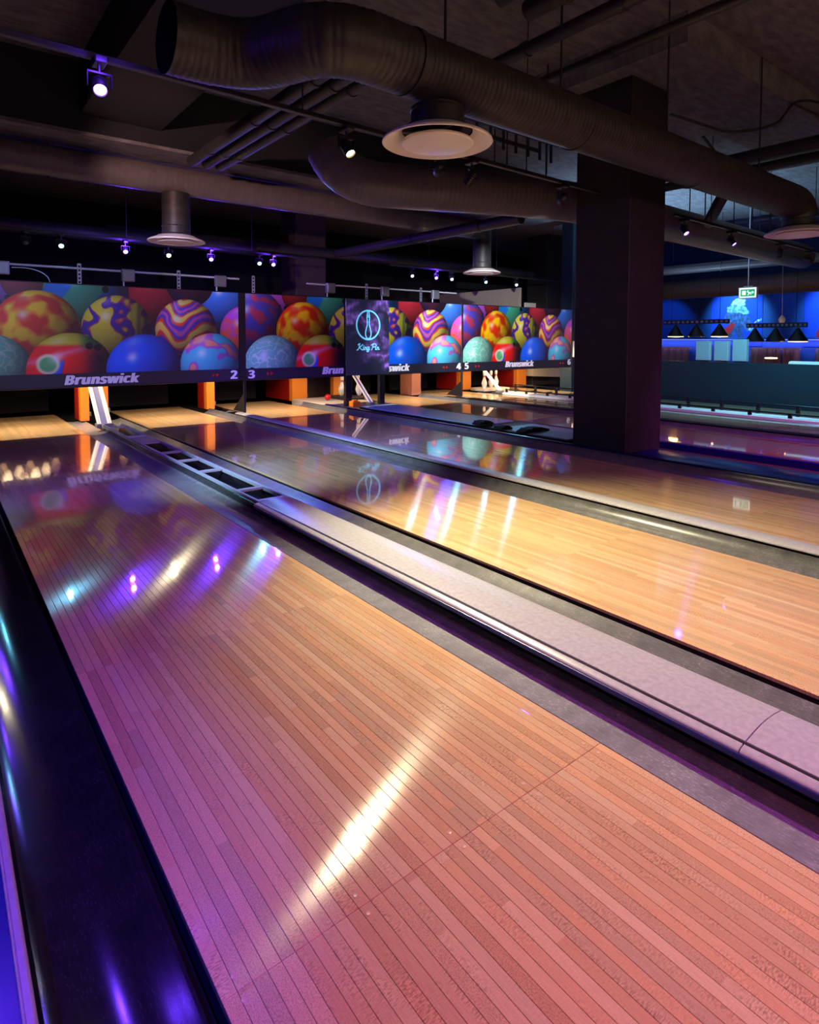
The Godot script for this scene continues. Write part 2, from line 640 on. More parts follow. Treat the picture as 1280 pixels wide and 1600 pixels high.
func pictured(called: String, tex: Texture2D, rough := 0.5) -> StandardMaterial3D:
	var m := mat(called, Color.WHITE, rough)
	m.albedo_texture = tex
	m.texture_repeat = false
	return m


func make_materials() -> void:
	var t := lane_picture(11, 36, 2048, 0.90)
	wood_lane("lane_wood", t, 0.15)
	wood_lane("lane_wood_far", lane_picture(23, 16, 1024, 0.9), 0.15)
	var deck := wood_lane("deck_wood", M.lane_wood_far.albedo_texture, 0.35)
	var g := mat("gutter", Color.WHITE, 0.30, 0.0, 0.5)
	g.albedo_texture = gutter_picture(3)
	g.anisotropy_enabled = true
	g.anisotropy = 0.5
	var gw := g.duplicate() as StandardMaterial3D
	M["gutter_lightened"] = gw  # lighter copy of the gutter, brightening the weakly lit one by colour
	g.albedo_color = Color(0.78, 0.78, 0.76)
	var gd := g.duplicate() as StandardMaterial3D
	gd.albedo_color = Color(0.26, 0.26, 0.30)
	gd.roughness = 0.15
	M["gutter_dark"] = gd
	mat("black_gloss", Color(0.045, 0.045, 0.06), 0.22)
	mat("black_satin", Color(0.05, 0.05, 0.055), 0.45)
	mat("black_matte", Color(0.055, 0.052, 0.055), 0.8)
	mottled(mat("cap_grey", Color.WHITE, 0.30), Color(0.63, 0.625, 0.63), Color(0.70, 0.695, 0.70), 41, 0.16)
	mat("rim_blue_lit", Color(0.05, 0.045, 0.26), 0.25)  # blue light on the near rim put into its colour
	mat("plate_blue_lit", Color(0.0, 0.07, 0.45), 0.25)  # blue reflections on cover plate and tray put into the colour
	mat("edge_blue_lit", Color(0.10, 0.09, 0.50), 0.35)  # colour stands in for blue light along the edges
	mat("cap_stripe", Color(0.17, 0.16, 0.17), 0.35)
	mat("screw_wood", Color(0.80, 0.66, 0.52), 0.35)
	mat("steel", Color(0.62, 0.64, 0.68), 0.35, 0.9)
	mat("pale_metal", Color(0.66, 0.68, 0.72), 0.4, 0.3)
	mat("galvanised", Color(0.50, 0.51, 0.54), 0.45, 0.6)
	mottled(mat("duct", Color.WHITE, 0.5, 0.0, 0.5), Color(0.15, 0.14, 0.145), Color(0.23, 0.215, 0.22), 51, 0.6)
	mottled(mat("duct_lit", Color.WHITE, 0.45, 0.0, 0.5), Color(0.38, 0.35, 0.35), Color(0.42, 0.39, 0.39), 52, 0.9)  # paler copy of duct, light on it put into the colour
	mat("pipe_dark", Color(0.15, 0.145, 0.155), 0.5)
	mat("white_enamel", Color(0.92, 0.89, 0.85), 0.4)
	mottled(mat("concrete", Color.WHITE, 0.85), Color(0.34, 0.33, 0.34), Color(0.46, 0.445, 0.45), 61, 2.0, 0.25, Vector3(1, 1, 3))
	mottled(mat("column_paint", Color.WHITE, 0.7), Color(0.10, 0.085, 0.09), Color(0.145, 0.12, 0.125), 71, 1.2, 0.1)
	mat("brown_paint", Color(0.24, 0.19, 0.17), 0.7)
	mat("black_paint", Color(0.06, 0.06, 0.075), 0.75)
	mat("shade_black", Color(0.02, 0.02, 0.02), 1.0, 0.0, 0.0)
	mat("frame_black", Color(0.05, 0.055, 0.08), 0.4)
	mat("band", Color(0.115, 0.115, 0.17), 0.5)
	mat("letter_white", Color(0.93, 0.93, 0.95), 0.5)
	mat("orange_wood", Color(0.86, 0.50, 0.13), 0.45)
	mat("red_panel", Color(0.60, 0.07, 0.04), 0.5)
	mat("beige_panel", Color(0.72, 0.66, 0.58), 0.6)
	mat("pink_panel", Color(0.58, 0.36, 0.29), 0.6)
	mat("dark_brown", Color(0.15, 0.11, 0.08), 0.7)
	mat("pin_white", Color(0.90, 0.88, 0.84), 0.22)
	mat("pin_red", Color(0.70, 0.06, 0.06), 0.3)
	mat("red_plastic", Color(0.75, 0.06, 0.05), 0.3)
	mat("yellow_plastic", Color(0.88, 0.52, 0.06), 0.4)
	mat("blue_sheet", Color(0.62, 0.76, 0.92), 0.3)
	mat("floor_brown", Color(0.30, 0.23, 0.18), 0.8)
	mat("floor_dark", Color(0.05, 0.05, 0.055), 0.7)
	mat("teal_wall", Color(0.02, 0.13, 0.18), 0.6)
	mat("blue_wall", Color(0.04, 0.25, 0.56), 0.7)
	mat("grey_case", Color(0.58, 0.68, 0.70), 0.6)
	mat("curtain", Color(0.55, 0.36, 0.36), 0.8)
	mat("cable", Color(0.10, 0.10, 0.11), 0.6)
	mat("white_cable", Color(0.75, 0.76, 0.80), 0.5)
	mat("wall_black", Color(0.09, 0.085, 0.10), 0.85)
	pictured("ball_print", print_picture(), 0.42)
	var sg := pictured("sign_print", sign_picture(), 0.4)
	sg.emission_enabled = true
	sg.emission = Color.WHITE
	sg.emission_operator = BaseMaterial3D.EMISSION_OP_MULTIPLY
	sg.emission_texture = sg.albedo_texture
	sg.emission_energy_multiplier = 0.7
	pictured("mural_a", mural_picture(7), 0.8)
	pictured("mural_b", mural_picture(19), 0.8)
	var ex := pictured("exit_light", exit_picture(), 0.4)
	ex.emission_enabled = true
	ex.emission = Color.WHITE
	ex.emission_operator = BaseMaterial3D.EMISSION_OP_MULTIPLY
	ex.emission_texture = ex.albedo_texture
	ex.emission_energy_multiplier = 1.0
	glow("glow_yellow", Color(1.0, 0.90, 0.62), 14.0)
	glow("glow_violet", Color(0.62, 0.42, 1.0), 9.0)
	glow("glow_cyan", Color(0.66, 0.92, 1.0), 6.0)
	glow("glow_white", Color(0.95, 0.97, 1.0), 3.0)
	glow("glow_blue", Color(0.35, 0.60, 1.0), 8.0)
	glow("glow_warm", Color(1.0, 0.80, 0.55), 3.0)
	glow("glow_tube", Color(1.0, 0.78, 0.42), 3.0)
	glow("glow_strip", Color(0.40, 0.52, 1.0), 2.0)
	mat("lens_off", Color(0.30, 0.30, 0.32), 0.12)


# ------------------------------------------------------------------ lamps
const HUE := {
	"yellow": Color(1.0, 0.95, 0.76), "violet": Color(0.40, 0.20, 1.0), "cyan": Color(0.45, 0.85, 1.0), "white": Color(0.95, 0.96, 1.0),
	"blue": Color(0.20, 0.55, 1.0), "warm": Color(1.0, 0.72, 0.40), "magenta": Color(0.80, 0.30, 1.0), "deep": Color(0.08, 0.16, 1.0), "rose": Color(0.95, 0.38, 1.0), "blush": Color(1.0, 0.42, 0.62), "ice": Color(0.74, 0.88, 1.0), "dusk": Color(1.0, 0.78, 0.74), "indigo": Color(0.60, 0.68, 0.98),
}


# a can light on its stem below a track: at is the middle of the can, aim the point it looks at
func track_light(label: String, group: String, at: Vector3, aim: Vector3, hue: String, energy: float, angle: float, track_y: float, soft := 0.03, edge := 0.6) -> Node3D:
	var t := thing("track_spotlight", label, "spotlight", at, group)
	var dir := (aim - at).normalized()
	var b := basis_along(-dir)
	var st := mb()
	bx(st, -0.03, 0.03, track_y - at.y - 0.045, track_y - at.y - 0.012, -0.055, 0.055, 0.006)
	obj("adapter", st, M.black_satin, t)
	st = mb()
	tube(st, [Vector3(0, track_y - at.y - 0.045, 0), Vector3(0, 0.062, 0)], 0.009, 8)
	box(st, Vector3(-0.058, 0.048, -0.012), Vector3(0.058, 0.062, 0.012), 0.003)
	box(st, Vector3(-0.058, -0.012, -0.012), Vector3(-0.051, 0.055, 0.012), 0.002)
	box(st, Vector3(0.051, -0.012, -0.012), Vector3(0.058, 0.055, 0.012), 0.002)
	obj("yoke", st, M.black_satin, t)
	st = mb()
	lathe(st, [Vector2(0.0, 0.060), Vector2(0.020, 0.058), Vector2(0.031, 0.048), Vector2(0.034, 0.0), Vector2(0.036, -0.058), Vector2(0.036, -0.064), Vector2(0.031, -0.064), Vector2(0.030, -0.048), Vector2(0.0, -0.048)], 20, Transform3D(b, Vector3.ZERO))
	for y in [0.040, 0.022, 0.004]:
		lathe(st, [Vector2(0.032, y + 0.004), Vector2(0.039, y + 0.003), Vector2(0.039, y - 0.003), Vector2(0.033, y - 0.004)], 20, Transform3D(b, Vector3.ZERO))
	var can := obj("can", st, M.black_satin, t)
	st = mb()
	lathe(st, [Vector2(0.0, -0.059), Vector2(0.020, -0.057), Vector2(0.029, -0.052), Vector2(0.029, -0.050), Vector2(0.0, -0.050)], 20, Transform3D(b, Vector3.ZERO))
	var lens := {"yellow": "glow_yellow", "violet": "glow_violet", "cyan": "glow_cyan", "white": "glow_white", "blue": "glow_blue", "warm": "glow_yellow", "magenta": "glow_violet", "deep": "glow_blue", "dusk": "glow_yellow", "blush": "glow_violet", "ice": "glow_cyan", "rose": "glow_violet", "indigo": "glow_violet"}
	obj("lens", st, M[lens[hue]] if energy > 0.0 else M.lens_off, can)
	if energy > 0.0:
		var l := SpotLight3D.new()
		l.name = "lamp"
		l.light_color = HUE[hue]
		l.light_energy = energy
		l.spot_angle = angle
		l.spot_angle_attenuation = edge
		l.spot_range = 40.0
		l.spot_attenuation = 2.0
		l.light_size = soft
		l.shadow_enabled = true
		t.add_child(l)
		l.look_at_from_position(at + dir * 0.10, at + dir * 2.0, Vector3.UP if absf(dir.y) < 0.98 else Vector3.RIGHT)
	return t


# added fill light at the back of a lamp, brightening ceiling and beams
func add_fill(t: Node3D, hue: String, energy: float) -> void:
	var l := OmniLight3D.new()
	l.name = "added_fill"
	l.light_color = HUE[hue]
	l.light_energy = energy
	l.light_size = 0.03
	l.omni_range = 40.0
	l.omni_attenuation = 2.0
	l.shadow_enabled = true
	t.add_child(l)
	l.position = Vector3(0, 0.085, 0.09)


func track(label: String, a: Vector3, b: Vector3, group := "") -> void:
	var t := thing("lighting_track", label, "track", Vector3.ZERO, group)
	var dir := (b - a).normalized()
	var len := a.distance_to(b)
	var xf := Transform3D(Basis(dir, Vector3.UP, dir.cross(Vector3.UP)), (a + b) / 2.0)
	var st := mb()
	box(st, Vector3(-len / 2, -0.012, -0.018), Vector3(len / 2, 0.018, 0.018), 0.003, xf)
	obj("rail", st, M.pipe_dark, t)
	var n := maxi(2, int(len / 2.4) + 1)
	for i in n:
		var p := a.lerp(b, (i + 0.5) / n)
		st = mb()
		tube(st, [p + Vector3(0, 0.018, 0), Vector3(p.x, 3.748, p.z)], 0.005, 6)
		obj("hanger_rod", st, M.cable, t)


func area_light(parent: Node3D, at: Vector3, look: Vector3, size: Vector2, c: Color, e: float) -> void:
	var l := AreaLight3D.new()
	l.name = "lamp"
	l.light_color = c
	l.light_energy = e
	l.area_size = size
	l.shadow_enabled = true
	parent.add_child(l)
	l.look_at_from_position(at, at + look, Vector3.UP if absf(look.normalized().y) < 0.9 else Vector3.RIGHT)


# ------------------------------------------------------------------ lanes
const LANES := [0.350, 2.131, 3.721, 6.320, 7.912, 9.70]


func lane_uv(x: float, d: float, x0: float, shift: float) -> Vector2:
	return Vector2((x - x0) / LANE_W, d / TILE + shift)


func board(st: SurfaceTool, x0: float, x1: float, d0: float, d1: float, lane_x: float, shift: float, top := 0.0) -> void:
	var c := 0.0007
	var y0 := top - 0.012
	var mid := P((x0 + x1) / 2, top - 0.006, (d0 + d1) / 2)
	var faces := [
		[P(x0 + c, top, d0 + c), P(x1 - c, top, d0 + c), P(x1 - c, top, d1 - c), P(x0 + c, top, d1 - c)],
		[P(x0, y0, d0), P(x0, top - c, d0), P(x0, top - c, d1), P(x0, y0, d1)],
		[P(x1, y0, d0), P(x1, top - c, d0), P(x1, top - c, d1), P(x1, y0, d1)],
		[P(x0, top - c, d0), P(x0 + c, top, d0 + c), P(x0 + c, top, d1 - c), P(x0, top - c, d1)],
		[P(x1, top - c, d0), P(x1 - c, top, d0 + c), P(x1 - c, top, d1 - c), P(x1, top - c, d1)],
		[P(x0, y0, d0), P(x1, y0, d0), P(x1, top - c, d0), P(x0, top - c, d0)],
		[P(x0, y0, d1), P(x1, y0, d1), P(x1, top - c, d1), P(x0, top - c, d1)],
		[P(x0, top - c, d0), P(x1, top - c, d0), P(x1 - c, top, d0 + c), P(x0 + c, top, d0 + c)],
		[P(x0, top - c, d1), P(x1, top - c, d1), P(x1 - c, top, d1 - c), P(x0 + c, top, d1 - c)],
	]
	for f in faces:
		var uv := []
		for p in f:
			uv.append(lane_uv(p.x, -p.z, lane_x, shift))
		poly(st, f, mid, uv)


func build_lanes() -> void:
	var words := ["the nearest maple bowling lane, its single boards visible, with a bright streak of lamplight", "maple bowling lane under the warm yellow light pool, beyond the pale grey cover",
		"maple bowling lane in front of the black column, beyond the narrow black ridge", "bowling lane just beyond the black column and the glossy blue tray", "pink-lit bowling lane beside the black rail frames", "far bowling lane beyond the black rail frames, against the teal wall"]
	for i in 6:
		var x0: float = LANES[i]
		var x1 := x0 + LANE_W
		var t := thing("bowling_lane", words[i], "bowling lane")
		var st := mb()
		bx(st, x0 + 0.002, x1 - 0.002, -0.055, -0.012, -1.6, 10.15)
		obj("core", st, M.black_matte, t)
		var wood: Material = M.lane_wood
		if i == 0:
			for sec in [[-1.6, 0.9445, 0.31], [0.9455, 4.1, 0.0]]:
				for b in BOARDS:
					var w := LANE_W / BOARDS
					st = mb()
					board(st, x0 + b * w + 0.0002, x0 + (b + 1) * w - 0.0002, sec[0], sec[1], x0, sec[2])
					obj("board", st, wood, t)
			st = mb()
			board(st, x0, x1, 4.1005, 7.70, x0, 0.4)
			obj("lane_bed", st, wood, t)
			for s in [[0.631, 0.972], [0.630, 0.925], [0.382, 0.972], [0.381, 0.925], [0.880, 0.972], [0.880, 0.925], [1.126, 0.972], [1.126, 0.925], [1.37, 0.972], [1.37, 0.925]]:
				st = mb()
				lathe(st, [Vector2(0.0, 0.0004), Vector2(0.0035, 0.0005), Vector2(0.0048, 0.0008), Vector2(0.0056, 0.0003), Vector2(0.0056, -0.002)], 14, Transform3D(Basis(), P(s[0], 0.0, s[1])))
				obj("screw_plug", st, M.screw_wood, t)
		else:
			st = mb()
			board(st, x0, x1, -1.6, 2.499, x0, 0.13 * i)
			obj("lane_bed", st, wood if i < 3 else M.lane_wood_far, t)
			st = mb()
			board(st, x0, x1, 2.5, 7.70, x0, 0.13 * i + 0.4)
			obj("lane_bed", st, wood if i < 3 else M.lane_wood_far, t)
		st = mb()
		board(st, x0, x1, 7.7005, 10.15, x0, 0.2 + 0.1 * i)
		obj("pin_deck", st, M.deck_wood, t)


# a gutter beside the lane edge at xs, opening away from it (side = 1 to the right)
func gutter(xs: float, side: float, width: float, label: String, rise := -0.006, deep := 0.024) -> void:
	var o := [Vector2(0.002, -0.10), Vector2(0.002, -0.054), Vector2(0.0215, -0.054), Vector2(0.0225, -0.019), Vector2(0.0240, -0.0165), Vector2(0.0270, -0.0170)]
	var reach := width - (0.012 if rise < 0.0 else 0.052)
	for i in 13:
		var u := i / 12.0
		o.append(Vector2(lerpf(0.031, reach, u), -0.018 - deep * sin(PI * clampf(u * 0.97, 0, 1)) + 0.006 * u))
	if rise > 0.0:
		for i in range(1, 9):
			var a := PI / 2.0 * i / 8.0
			o.append(Vector2(reach + 0.050 * sin(a), lerpf(-0.014, rise, 1.0 - cos(a))))
	else:
		o.append(Vector2(width, rise))
	o.append(Vector2(width, -0.10))
	var st := mb()
	prism(st, moved(o, xs, side < 0), -1.6, 9.3)
	var t := thing("gutter", label, "gutter")
	obj("channel", st, M.gutter_dark if xs < 1.0 else (M.gutter_lightened if xs < 2.0 else M.gutter), t)
	st = mb()
	bx(st, minf(xs + side * 0.0032, xs + side * 0.0208), maxf(xs + side * 0.0032, xs + side * 0.0208), -0.0535, -0.0480, -1.6, 9.3)
	obj("slot_liner", st, M.black_matte, t)


func build_gaps() -> void:
	gutter(0.350, -1, 0.235, "black gutter along the left edge of the nearest lane, with blue reflections")
	gutter(LANES[0] + LANE_W, 1, 0.215, "wide scratched dark gutter between the nearest lane and the grey cover", -0.004, 0.009)
	gutter(LANES[1], -1, 0.267, "narrow-looking dark gutter between the grey cover and the yellow-lit lane")
	gutter(LANES[1] + LANE_W, 1, 0.187, "dark gutter on the far side of the yellow-lit lane, below the first narrow ridge", 0.040)
	gutter(LANES[2], -1, 0.19, "hidden-looking dark gutter behind the first narrow ridge, in front of the column's lane")
	gutter(LANES[2] + LANE_W, 1, 0.223, "dark gutter between the lane in front of the column and the blue tray", 0.045)
	gutter(LANES[3], -1, 0.21, "blue-lit gutter beyond the column and the brown floor strip")
	gutter(LANES[3] + LANE_W, 1, 0.187, "dark gutter beyond the column, in front of the second narrow ridge", 0.040)
	gutter(LANES[4], -1, 0.19, "dark gutter behind the second narrow ridge, on the near side of the pink-lit lane")
	gutter(LANES[4] + LANE_W, 1, 0.20, "teal-lit gutter between the pink-lit lane and the black rail frames")
	gutter(LANES[5], -1, 0.20, "gutter beyond the black rail frames, along the farthest lane")

	# the pale cover between the first two lanes: two crowned lengths, a dark inlaid stripe along their left side
	var t := thing("return_cover", "pale grey crowned cover plates between the two nearest lanes, with a dark inlaid stripe", "cover")
	for s in [[-1.6, 0.650], [0.6535, 3.55]]:
		var o := [Vector2(1.600, 0.035), Vector2(1.572, 0.044), Vector2(1.566, 0.050), Vector2(1.561, 0.066), Vector2(1.5625, 0.0705), Vector2(1.567, 0.0745), Vector2(1.588, 0.0792), Vector2(1.589, 0.0765), Vector2(1.600, 0.0780), Vector2(1.601, 0.0810)]
		for i in 17:
			var u := i / 16.0
			o.append(Vector2(lerpf(1.606, 1.818, u), 0.0813 + 0.010 * sin(PI * u) - 0.003 * u))
		o.append_array([Vector2(1.827, 0.074), Vector2(1.830, 0.066), Vector2(1.828, 0.035)])
		var st := mb()
		prism(st, o, s[0], s[1])
		obj("cover_plate", st, M.cap_grey, t)
		st = mb()
		bx(st, 1.5892, 1.5998, 0.070, 0.0795, s[0], s[1], 0.0008)
		obj("inlaid_stripe", st, M.cap_stripe, t)
	var st := mb()
	prism(st, [Vector2(1.628, -0.10), Vector2(1.628, -0.008), Vector2(1.606, 0.034), Vector2(1.600, 0.036), Vector2(1.828, 0.036), Vector2(1.842, 0.036), Vector2(1.846, 0.0), Vector2(1.856, -0.10)], -1.6, 3.55)
	obj("body", st, M.black_gloss, t)
	st = mb()
	prism(st, [Vector2(1.5665, 0.0485), Vector2(1.5605, 0.0665), Vector2(1.5580, 0.0655), Vector2(1.5630, 0.0470)], -1.6, 3.55)
	obj("edge_blue_lit", st, M.edge_blue_lit, t)  # added strip, its colour paints blue light on the cover edge
	st = mb()
	bx(st, 1.832, 1.8405, 0.036, 0.062, -1.6, 3.55, 0.002)
	obj("edge_strip", st, M.black_satin, t)

	# the same cover on the far left, only its rim in view
	t = thing("return_cover", "blue-lit cover at the lower left corner, left of the black gutter", "cover")
	var o2 := []
	for i in 13:
		var u := i / 12.0
		o2.append(Vector2(lerpf(-0.20, 0.0795, u), 0.078 + 0.012 * sin(PI * u)))
	o2.append_array([Vector2(0.0795, 0.05), Vector2(-0.20, 0.05)])
	st = mb()
	prism(st, o2, -1.6, 8.0)
	obj("plate_blue_lit", st, M.plate_blue_lit, t)
	st = mb()
	prism(st, [Vector2(0.080, 0.045), Vector2(0.080, 0.0790), Vector2(0.0815, 0.0800), Vector2(0.0828, 0.0790), Vector2(0.0832, 0.0770), Vector2(0.0850, 0.0770), Vector2(0.0856, 0.0788), Vector2(0.0945, 0.0785), Vector2(0.0990, 0.0740), Vector2(0.1010, 0.0640), Vector2(0.0990, 0.0450)], -1.6, 8.0)
	obj("pale_rim", st, M.cap_grey, t)
	st = mb()
	prism(st, [Vector2(-0.21, -0.10), Vector2(0.115, -0.10), Vector2(0.115, -0.004), Vector2(0.090, 0.045), Vector2(-0.21, 0.036)], -1.6, 8.0)
	obj("body", st, M.black_gloss, t)

	# the open return frame further along: two pale rails with cross bars over a dark trough
	t = thing("return_trough", "open pale metal ladder frame over a dark trough, between the two nearest lanes", "frame")
	for x in [1.600, 1.795]:
		st = mb()
		bx(st, x, x + 0.022, 0.052, 0.080, 3.56, 8.0, 0.003)
		obj("rail", st, M.pale_metal, t)
	for d in [3.58, 3.92, 4.67, 5.19, 5.66, 6.32, 6.84, 7.68]:
		st = mb()
		bx(st, 1.622, 1.795, 0.060, 0.078, d, d + 0.045, 0.003)
		obj("cross_bar", st, M.pale_metal, t)
	st = mb()
	bx(st, 1.622, 1.795, 0.070, 0.079, 6.36, 6.72, 0.002)
	obj("cover_plate", st, M.pale_metal, t)
	st = mb()
	prism(st, [Vector2(1.628, -0.10), Vector2(1.626, -0.01), Vector2(1.590, 0.060), Vector2(1.596, 0.064), Vector2(1.604, 0.050), Vector2(1.640, -0.07), Vector2(1.775, -0.07), Vector2(1.815, 0.050), Vector2(1.824, 0.064), Vector2(1.834, 0.060), Vector2(1.858, -0.01), Vector2(1.862, -0.10)], 3.55, 8.02)
	obj("trough", st, M.black_gloss, t)

	# narrow ridges: between lanes two and three, and four and five
	for r in [[3.455, "narrow black divider ridge with a grey cap, between the yellow-lit lane and the column's lane"], [7.643, "narrow black divider ridge beyond the column, in front of the pink-lit lane"]]:
		t = thing("divider_ridge", r[1], "divider")
		var cx: float = r[0]
		st = mb()
		prism(st, moved([Vector2(-0.075, -0.10), Vector2(-0.072, 0.0), Vector2(-0.062, 0.040), Vector2(0.062, 0.040), Vector2(0.072, 0.0), Vector2(0.075, -0.10)], cx), -1.6, 8.6)
		obj("body", st, M.black_gloss, t)
		st = mb()
		prism(st, moved([Vector2(-0.066, 0.044), Vector2(-0.070, 0.050), Vector2(-0.068, 0.056), Vector2(-0.056, 0.062), Vector2(-0.020, 0.0645), Vector2(0.020, 0.0645), Vector2(0.056, 0.062), Vector2(0.068, 0.056), Vector2(0.070, 0.050), Vector2(0.066, 0.044)], cx), -1.6, 8.3)
		obj("cap_strip", st, M.cap_grey if cx < 5 else M.black_satin, t)

	# the wide gap in which the column stands
	t = thing("lane_divider", "wide divider between the lanes either side of the black column, with a glossy tray tinted as blue-lit", "divider")
	st = mb()
	prism(st, [Vector2(5.010, -0.10), Vector2(5.006, 0.0), Vector2(5.020, 0.050), Vector2(5.028, 0.058), Vector2(5.060, 0.060), Vector2(5.066, 0.052), Vector2(5.070, -0.10)], -1.6, 8.6)
	obj("near_rim", st, M.rim_blue_lit, t)
	st = mb()
	prism(st, [Vector2(5.075, -0.05), Vector2(5.075, 0.048), Vector2(5.090, 0.054), Vector2(5.30, 0.056), Vector2(5.47, 0.050), Vector2(5.50, 0.036), Vector2(5.51, -0.05)], -1.6, 3.15)
	obj("tray", st, M.plate_blue_lit, t)
	st = mb()
	bx(st, 5.07, 6.09, -0.10, -0.045, -1.6, 8.6)
	obj("brown_floor", st, M.floor_brown, t)
	st = mb()
	prism(st, [Vector2(6.080, -0.10), Vector2(6.080, 0.022), Vector2(6.092, 0.028), Vector2(6.100, 0.022), Vector2(6.104, -0.10)], -1.6, 8.6)
	obj("far_rim", st, M.edge_blue_lit, t)
	# plates and loose parts lying in the gap
	var plates := [[5.30, 5.95, 4.02, 5.05, "grey-violet cover plate lying beside the black column", "pale_metal"], [5.35, 5.98, 5.40, 8.05, "long pale blue sheet lying between the lanes, beyond the column", "blue_sheet"]]
	for p in plates:
		st = mb()
		bx(st, p[0], p[1], 0.030, 0.048, p[2], p[3], 0.004)
		single("cover_sheet", st, M[p[5]], p[4], "sheet")
	st = mb()
	bx(st, 5.36, 6.06, -0.045, 0.030, 3.95, 8.1, 0.004)
	single("sheet_support", st, M.black_satin, "dark bed under the loose sheets beyond the column", "support")
	var lumps := [[5.45, 4.62, 0.22, "black curved bracket lying beside the column, nearest of the loose parts"], [5.42, 5.40, 0.13, "small black clamp lying on the edge of the pale blue sheet"], [5.30, 4.95, 0.10, "flat black fitting lying between the bracket and the clamp"]]
	for l in lumps:
		t = thing("loose_bracket", l[3], "bracket", P(l[0], 0.048, l[1]))
		var w: float = l[2]
		st = mb()
		prism(st, [Vector2(-w, 0.0), Vector2(-w, 0.018), Vector2(-w * 0.7, 0.040), Vector2(-w * 0.2, 0.052), Vector2(w * 0.4, 0.046), Vector2(w * 0.8, 0.026), Vector2(w, 0.014), Vector2(w, 0.0)], -0.06, 0.06)
		obj("arm", st, M.black_matte, t)
		st = mb()
		tube(st, [Vector3(-w * 0.5, 0.030, -0.085), Vector3(-w * 0.5, 0.030, 0.085)], 0.016, 10)
		obj("pivot", st, M.black_satin, t)

	# black rail frames between lanes five and six
	t = thing("guard_rail", "black rail frames with open pale panels between the two farthest lanes", "frame")
	st = mb()
	prism(st, [Vector2(9.17, -0.10), Vector2(9.17, 0.030), Vector2(9.185, 0.040), Vector2(9.49, 0.040), Vector2(9.50, 0.030), Vector2(9.50, -0.10)], -1.6, 8.6)
	obj("pale_base", st, M.white_enamel, t)
	for r in [[9.19, 0.100], [9.46, 0.185]]:
		st = mb()
		bx(st, r[0], r[0] + 0.022, r[1] - 0.014, r[1] + 0.010, 0.8, 8.45, 0.003)
		obj("rail", st, M.black_satin, t)
		var d := 1.2
		while d < 8.5:
			st = mb()
			bx(st, r[0] - 0.004, r[0] + 0.026, 0.040, r[1] + 0.012, d, d + 0.05, 0.003)
			obj("post", st, M.black_satin, t)
			d += 0.52
	for d in [7.55, 7.98, 8.40]:
		st = mb()
		bx(st, 9.21, 9.46, 0.088, 0.102, d, d + 0.03, 0.002)
		obj("cross_bar", st, M.black_satin, t)


# ------------------------------------------------------------------ masking panels and what is under them
func lettering(s: String, size: float, at: Vector3, parent: Node, called: String, slant := 0.0, bold := 0.0, squeeze := 1.0) -> void:
	var f := SystemFont.new()
	f.font_names = PackedStringArray(["Droid Sans"])
	f.font_weight = 700
	var m := TextMesh.new()
	m.text = s
	m.font = f
	m.font_size = 64
	m.pixel_size = size / 46.0
	m.depth = 0.006
	m.curve_step = 1.0
	var st := mb()
	var shear := Basis(Vector3(squeeze, 0, 0), Vector3(slant, 1, 0), Vector3(0, 0, 1))
	for k in [-1.0, 0.0, 1.0]:
		st.append_from(m, 0, Transform3D(shear, Vector3(k * bold * size * 0.045, 0, k * 0.0006)))
	var o := obj(called, st, M.letter_white, parent)
	o.position = at


const PANEL_D := 8.20


func print_quad(x0: float, x1: float, y0: float, y1: float, d: float, u0: float, u1: float) -> SurfaceTool:
	var st := mb()
	var mid := P((x0 + x1) / 2, (y0 + y1) / 2, d + 0.01)
	poly(st, [P(x0, y0, d), P(x1, y0, d), P(x1, y1, d), P(x0, y1, d)], mid, [Vector2(u0, 1), Vector2(u1, 1), Vector2(u1, 0), Vector2(u0, 0)])
	for e in [[P(x0, y0, d), P(x0, y1, d), P(x0, y1, d + 0.02), P(x0, y0, d + 0.02)], [P(x1, y0, d), P(x1, y1, d), P(x1, y1, d + 0.02), P(x1, y0, d + 0.02)], [P(x0, y1, d), P(x1, y1, d), P(x1, y1, d + 0.02), P(x0, y1, d + 0.02)], [P(x0, y0, d), P(x1, y0, d), P(x1, y0, d + 0.02), P(x0, y0, d + 0.02)], [P(x0, y0, d + 0.02), P(x1, y0, d + 0.02), P(x1, y1, d + 0.02), P(x0, y1, d + 0.02)]]:
		poly(st, e, mid, [Vector2(u0, 0.002), Vector2(u1, 0.002), Vector2(u1, 0.001), Vector2(u0, 0.001)])
	return st


